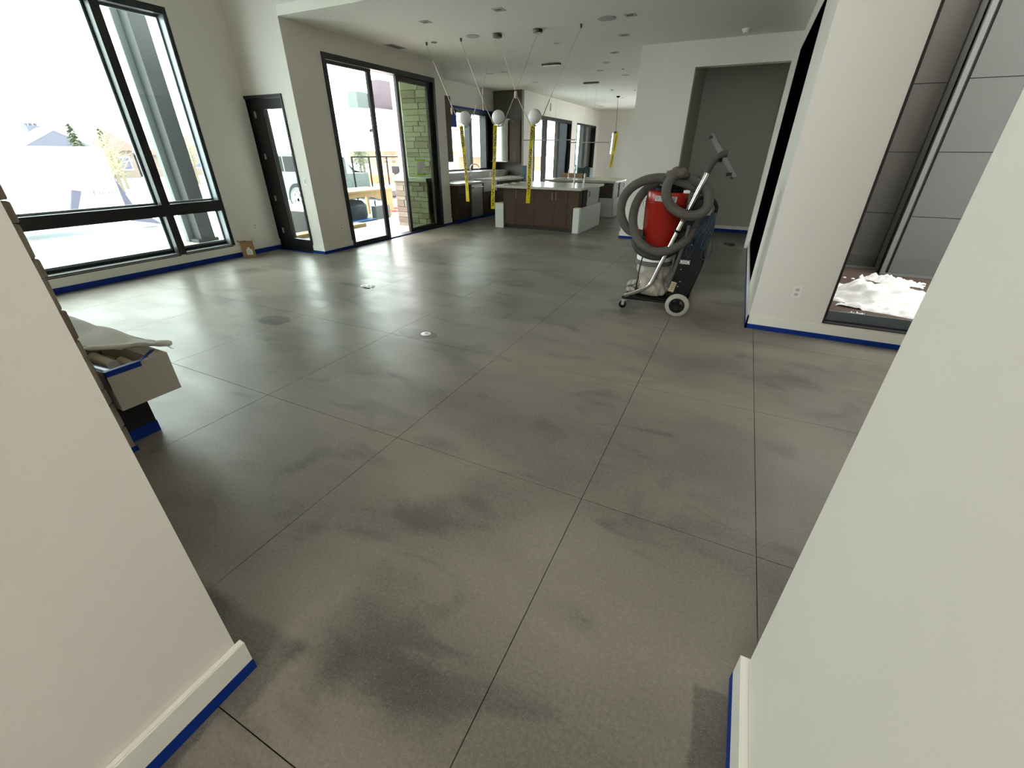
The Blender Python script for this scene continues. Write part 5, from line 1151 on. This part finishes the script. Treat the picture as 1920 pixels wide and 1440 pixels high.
for i, (x, y, h, w_) in enumerate(((-36, 14.6, 2.95, 0.6), (-36.5, 16.2, 2.8, 0.6), (-30, 31.7, 3.05, 0.9), (-32.5, 36.0, 3.5, 1.1), (-28, 29.2, 2.3, 0.8))):
    conifer(x, y, h, w_, ['far conifer right of the grey house roof', 'far pointed conifer behind the trailer end', 'left one of two green conifers seen through the sliding door', 'taller green conifer seen through the sliding door', 'low shrubby conifer at the left edge of the sliding door view'][i], i+20)
# pickup truck seen through the entry door
M['truck'] = mat('silver_green_truck_paint', (0.10, 0.12, 0.12), 0.35, spec=0.4)
t = thing('pickup_truck', (-13.5, 12.0, -0.25), 'silver pickup truck with five-spoke wheel seen through the entry door', 'truck')
TX = -13.9
bm = nb(); body = [(-16.8, 0.10), (-16.9, 0.75), (-15.4, 0.92), (-14.9, 1.50), (-13.2, 1.56), (-12.6, 0.95), (-11.95, 0.95), (-11.9, 0.15), (-12.4, 0.10)]
prism(bm, [(x, 11.0, z) for x, z in body], (0, 1.85, 0)); bmesh.ops.bevel(bm, geom=[e for e in bm.edges if abs(e.verts[0].co.y-e.verts[1].co.y) < 1e-4], offset=0.06, segments=2, affect='EDGES'); tb = obj('cab_body', bm, 'truck', t, smooth=True)
for q in ([(-14.75, 1.0), (-14.55, 1.42), (-14.0, 1.45), (-14.0, 1.0)], [(-13.92, 1.0), (-13.92, 1.45), (-13.3, 1.45), (-12.95, 1.0)]):
    bm = nb(); prism(bm, [(x, 10.985, z) for x, z in q], (0, 0.03, 0)); obj('side_window', bm, 'vacblack', tb)
for x in (-15.95, -13.45+0.05, -11.95):
    if x == -11.95: continue
    w_ = empty_child('wheel', (x, 10.98, 0.16), t)
    bm = nb(); lathe(bm, [(0, -0.10), (0.47, -0.10), (0.47, 0.2), (0, 0.2)], (x, 10.98, 0.19), (0, 1, 0), 28); obj('wheel_arch', bm, 'vacblack', w_)
    bm = nb(); lathe(bm, [(0.27, -0.06), (0.37, -0.08), (0.405, -0.03), (0.405, 0.2), (0.27, 0.2)], (x, 10.93, 0.155), (0, 1, 0), 32); obj('tyre', bm, 'greyband', w_, smooth=True)
    bm = nb()
    for k in range(5):
        a = 2*PI*k/5+0.3; d = Vector((math.cos(a), 0, math.sin(a))); s_ = Vector((-d.z, 0, d.x)); c0 = Vector((x, 10.84, 0.155))
        prism(bm, [c0+s_*0.05, c0+d*0.27+s_*0.05, c0+d*0.27-s_*0.05, c0-s_*0.05], (0, 0.05, 0))
    lathe2(bm, [(0.24, 0), (0.28, 0), (0.28, 0.04), (0.24, 0.04), (0.24, 0)], (x, 10.84, 0.155), (0, 1, 0), 28); obj('rim', bm, 'snow', w_)
# planks and sawhorse table outside
M['ply'] = mat('pale_plywood', (0.36, 0.24, 0.12), 0.8, var=0.2, vscale=3, stretch=(1, 8, 1)); M['lumber'] = mat('fresh_lumber', (0.42, 0.30, 0.17), 0.8, var=0.15)
t = thing('plywood_table', (-9.3, 9.4, -0.03), 'rough plywood work table with an arched apron on the patio', 'table')
obj('table_top', bbox((-9.9, 8.5, 0.66), (-8.9, 10.4, 0.70)), 'ply', t)
bm = nb(); arch = [(-8.93, 8.5, 0.66), (-8.93, 10.4, 0.66), (-8.93, 10.4, 0.10), (-8.93, 10.25, 0.12), (-8.93, 9.95, 0.42), (-8.93, 9.5, 0.54), (-8.93, 8.9, 0.54), (-8.93, 8.5, 0.50)]
prism(bm, arch, (-0.02, 0, 0)); obj('apron', bm, 'ply', t)
for y in (8.6, 10.3): obj('leg', bbox((-9.85, y-0.04, -0.03), (-9.77, y+0.04, 0.66)), 'lumber', t); obj('leg', bbox((-9.05, y-0.04, -0.03), (-8.97, y+0.04, 0.66)), 'lumber', t)
tag(obj('covered_barrel', lathe(nb(), [(0.0, 0), (0.42, 0), (0.46, 0.1), (0.46, 0.36), (0.36, 0.47), (0, 0.52)], (-9.4, 9.15, -0.03), n=28), mat('blue_black_tarp', (0.03, 0.045, 0.06), 0.6, var=0.5, vscale=6, bump=0.5, bscale=8), smooth=True), 'round dark tarp covered bin under the plywood table', 'bin')
tag(obj('grey_carton', bbox((-8.90, 9.45, -0.03), (-8.74, 10.0, 0.30)), mat('grey_carton', (0.10, 0.11, 0.12), 0.7)), 'grey carton in front of the tarp covered bin', 'box')
tag(obj('blue_tarp_strip', bbox((-8.90, 8.4, -0.029), (-8.70, 9.4, 0.02), 0.008, 1), 'bluebag'), 'blue tarp strip on the patio in front of the bin', 'tarp')
tag(obj('lumber_plank', bbox((-8.45, 6.3, -0.029), (-8.15, 8.4, 0.05)), 'lumber'), 'pale plank lying on the patio beyond the left glass', 'plank')
t = thing('lumber_stack', (-9.9, 7.9, -0.03), 'low stack of pale lumber seen through the entry door', 'lumber')
for k in range(3): obj('board', bbox((-10.4, 7.3, -0.03+0.12*k), (-9.0, 8.2, 0.085+0.12*k)), 'lumber', t)
obj('snow_cap', bbox((-10.4, 7.3, 0.33), (-9.0, 8.2, 0.40), 0.02), 'snow', t)
# fence frame panel
t = thing('fence_frame', (-12.0, 13.0, -0.25), 'thin dark metal fence frame panel standing in the snow', 'fence')
bm = nb()
for y in (11.9, 12.7, 13.6, 14.6): box(bm, (-11.77, y-0.02, -0.25), (-11.73, y+0.02, 1.45))
obj('post', bm, 'vacblack', t)
boxes('rail', [((-11.77, 11.9, 1.42), (-11.73, 14.6, 1.46)), ((-11.77, 11.9, 0.44), (-11.73, 14.6, 0.48))], 'vacblack', t)
tag(obj('grey_post', bbox((-11.4, 10.95, -0.25), (-11.3, 11.15, 1.45)), 'steelcol_l'), 'pale grey post at the left edge of the sliding door view', 'post')
# shed with tent roof
t = thing('site_tent', (-22, 27.5, -0.25), 'white tent roof over an orange brown shed beyond the snow', 'shed')
bm = nb(); prism(bm, [(-20, 22.6, 1.62), (-20, 24.4, 1.95), (-20, 25.6, 2.75), (-20, 33, 2.9), (-20, 33, 1.62)], (-6, 0, 0)); obj('tent_roof', bm, 'snow', t)
obj('shed_wall', bbox((-23, 25.0, -0.25), (-20.5, 32, 1.62)), mat('orange_osb', (0.45, 0.16, 0.05), 0.8, var=0.3, vscale=2), t)
obj('shed_end', bbox((-21.5, 23.3, -0.25), (-20.6, 25.0, 1.60)), mat('brown_boards', (0.20, 0.15, 0.10), 0.8, var=0.3, vscale=2), t)
for k in range(6): obj('shelf_board', bbox((-20.58, 23.5+0.75*(k//3), 0.9+0.22*(k % 3)), (-20.3, 24.0+0.75*(k//3), 0.96+0.22*(k % 3))), 'lumber', t)
tag(obj('teal_container', bbox((-19.7, 26.9, -0.25), (-18.9, 29.6, 1.5), 0.04), mat('pale_teal_sheet', (0.16, 0.27, 0.30), 0.5, var=0.5, vscale=1.5)), 'pale teal glazed site container right of the orange shed', 'container')
# tractor
M['orange'] = mat('orange_tractor_paint', (0.60, 0.13, 0.03), 0.45); M['redhub'] = mat('red_wheel_hub', (0.60, 0.02, 0.01), 0.5)
t = thing('orange_tractor', (-16.2, 19.8, -0.25), 'orange compact tractor with red hubs parked in the snow', 'tractor')
obj('bonnet', bbox((-16.6, 17.5, 0.25), (-15.9, 18.9, 0.65), 0.08), 'orange', t)
bm = nb(); tube(bm, spline([(-15.9, 18.4, 0.40), (-15.9, 18.9, 0.30), (-15.9, 19.35, 0.62), (-15.9, 19.8, 0.72), (-15.9, 20.25, 0.60), (-15.9, 20.6, 0.30)], 5), 0.085, 8); obj('rear_fender', bm, 'orange', t, smooth=True)
obj('seat', bbox((-16.6, 19.5, 0.5), (-16.1, 19.9, 0.95), 0.05), 'vacblack', t)
for y, r in ((19.15, 0.42), (17.7, 0.26)):
    bm = nb(); lathe(bm, [(r*0.5, -0.12), (r*0.9, -0.12), (r, -0.06), (r, 0.12), (r*0.5, 0.12)], (-15.9, y, -0.25+r), (1, 0, 0), 24); obj('tyre', bm, 'tyre', t, smooth=True)
    bm = nb(); lathe(bm, [(0, 0.10), (r*0.5, 0.10), (r*0.45, 0.135), (0, 0.15)], (-15.9, y, -0.25+r), (1, 0, 0), 16); obj('wheel_hub', bm, 'redhub', t, smooth=True)
# flat trailer + red cable on snow, stone pier
t = thing('flatbed_trailer', (-11.0, 12.8, -0.25), 'grey flatbed trailer outside beyond the open sliding door', 'trailer')
M['bed'] = mat('purple_grey_steel', (0.10, 0.085, 0.10), 0.6)
obj('bed_frame', bbox((-11.6, 11.3, 0.42), (-10.4, 13.9, 0.52), 0.01), 'snow', t); obj('side_rail', bbox((-10.42, 11.3, 0.30), (-10.36, 13.9, 0.46)), 'bed', t)
obj('drawbar', bbox((-11.0, 11.3, 0.22), (-10.3, 13.2, 0.26)), 'bed', t); obj('wheel_skirt', bbox((-10.5, 13.1, -0.2), (-10.3, 13.7, 0.30)), 'vacblack', t)
t = thing('red_cable_tangle', (-9.0, 11.2, -0.03), 'tangle of red cable lying on the snowy patio', 'cable')
r_ = random.Random(8); pts = [(-9.0+r_.uniform(-0.9, 0.5), 11.5+r_.uniform(-0.8, 0.9), 0.0+0.03*r_.random()) for k in range(46)]
bm = nb(); tube(bm, spline(pts, 5), 0.018, 5); obj('cable_run', bm, mat('red_cable', (0.42, 0.03, 0.03), 0.6), t, smooth='all')
# patio pergola beam
M['beam'] = mat('purple_grey_beam', (0.035, 0.024, 0.034), 0.6)
t = thing('pergola_beam', (-10, 11.5, 2.6), 'purple grey steel beam and block above the patio with a lamp under it', 'beam')
boxes('beam', [((-10.2, 10.75, 2.70), (-9.9, 15.0, 3.02))], 'beam', t); boxes('upper_beam', [((-10.2, 11.55, 3.02), (-9.9, 15.0, 3.40))], 'beam', t)
boxes('beam_end', [((-10.22, 10.55, 2.66), (-9.88, 10.95, 3.03))], 'steelcol_l', t)
bm = nb(); lathe(bm, [(0, 0), (0.12, 0), (0.14, 0.1), (0.10, 0.22), (0, 0.24)], (-9.75, 12.05, 2.62), (0.4, -0.3, 0.8), 16); obj('lamp', bm, 'steelcol', t, smooth=True)
obj('post', bbox((-10.15, 14.6, -0.25), (-9.95, 14.9, 2.70)), 'beam', t)
# stone wall seen through the right pane, low pier with cap, built of courses
t = thing('patio_stone_wall', (-7.6, 9.3, -0.25), 'stacked limestone wall outside the right sliding pane', 'wall')
boxes('core', [((-7.42, 9.335, -0.25), (-6.585, 9.395, 3.2))], 'mortar', t)
r_ = random.Random(31); z = -0.25
while z < 3.18:
    h = min(r_.choice([0.09, 0.12, 0.15]), 3.2-z); cur = -7.42
    while cur < -6.59:
        L_ = r_.uniform(0.22, 0.5); e = min(cur+L_, -6.585)
        if -6.585-e < 0.1: e = -6.585
        bm = bbox((cur+0.004, 9.31+r_.uniform(-0.008, 0.008), z+0.003), (e-0.004, 9.34, z+h-0.003), 0.005, 1)
        obj('stone', bm, r_.choice(['stone', 'stone', 'stone_b']), t); cur = e
    z += h
t = thing('stone_pier', (-7.5, 9.0, -0.25), 'low stone pier with a flat cap beside the open sliding door', 'pier')
M['cap'] = mat('pale_cap_stone', (0.33, 0.33, 0.29), 0.8, var=0.1)
boxes('core', [((-7.58, 8.98, -0.25), (-6.62, 9.29, 0.98))], 'mortar', t)
z = -0.25
while z < 0.95:
    h = min(r_.choice([0.09, 0.12, 0.15]), 0.98-z)
    if h < 0.02: break
    for face in 'xy':
        lo, hi = (8.96, 9.29) if face == 'x' else (-7.58, -6.62); cur = lo
        while cur < hi-1e-4:
            e = min(cur+r_.uniform(0.18, 0.4), hi); e = hi if hi-e < 0.08 else e
            bm = bbox((-6.64, cur+0.003, z+0.003), (-6.61+r_.uniform(-.006, .006), e-0.003, z+h-0.003), 0.005, 1) if face == 'x' else bbox((cur+0.003, 8.95+r_.uniform(-.006, .006), z+0.003), (e-0.003, 8.99, z+h-0.003), 0.005, 1)
            obj('stone', bm, r_.choice(['stone', 'stone', 'stone_b']), t); cur = e
    z += h
obj('cap_stone', bbox((-7.64, 8.90, 0.98), (-6.60, 9.30, 1.06), 0.01), 'cap', t)
# brick house seen through kitchen window, covered car, dining window views
house(-24, 46, 5, 12, 1.2, 2.6, 'far snowy roofed brick house seen through the kitchen window', 'snow', wall=mat('red_brick_far', (0.30, 0.12, 0.08), 0.9, var=0.2), snow_roof=True)
tag(obj('teal_hoarding', bbox((-16, 44.0, -0.25), (-15, 47.5, 1.4)), mat('teal_hoarding_sheet', (0.08, 0.20, 0.24), 0.6)), 'pale teal hoarding seen through the far dining window', 'hoarding')
tag(obj('grey_screen_wall', bbox((-9.3, 6.9, -0.25), (-7.9, 6.98, 0.44), 0.004), mat('grey_screen', (0.03, 0.03, 0.028), 0.7, var=0.2)), 'low grey screen wall filling the lower part of the entry door view', 'wall')
# dark wall by the entry door outside
tag(obj('dark_cladding_pier', bbox((-8.45, 5.95, -0.25), (-7.95, 6.2, 3.2), 0.004), 'steelcol'), 'dark clad pier just outside the entry door glass', 'pier')
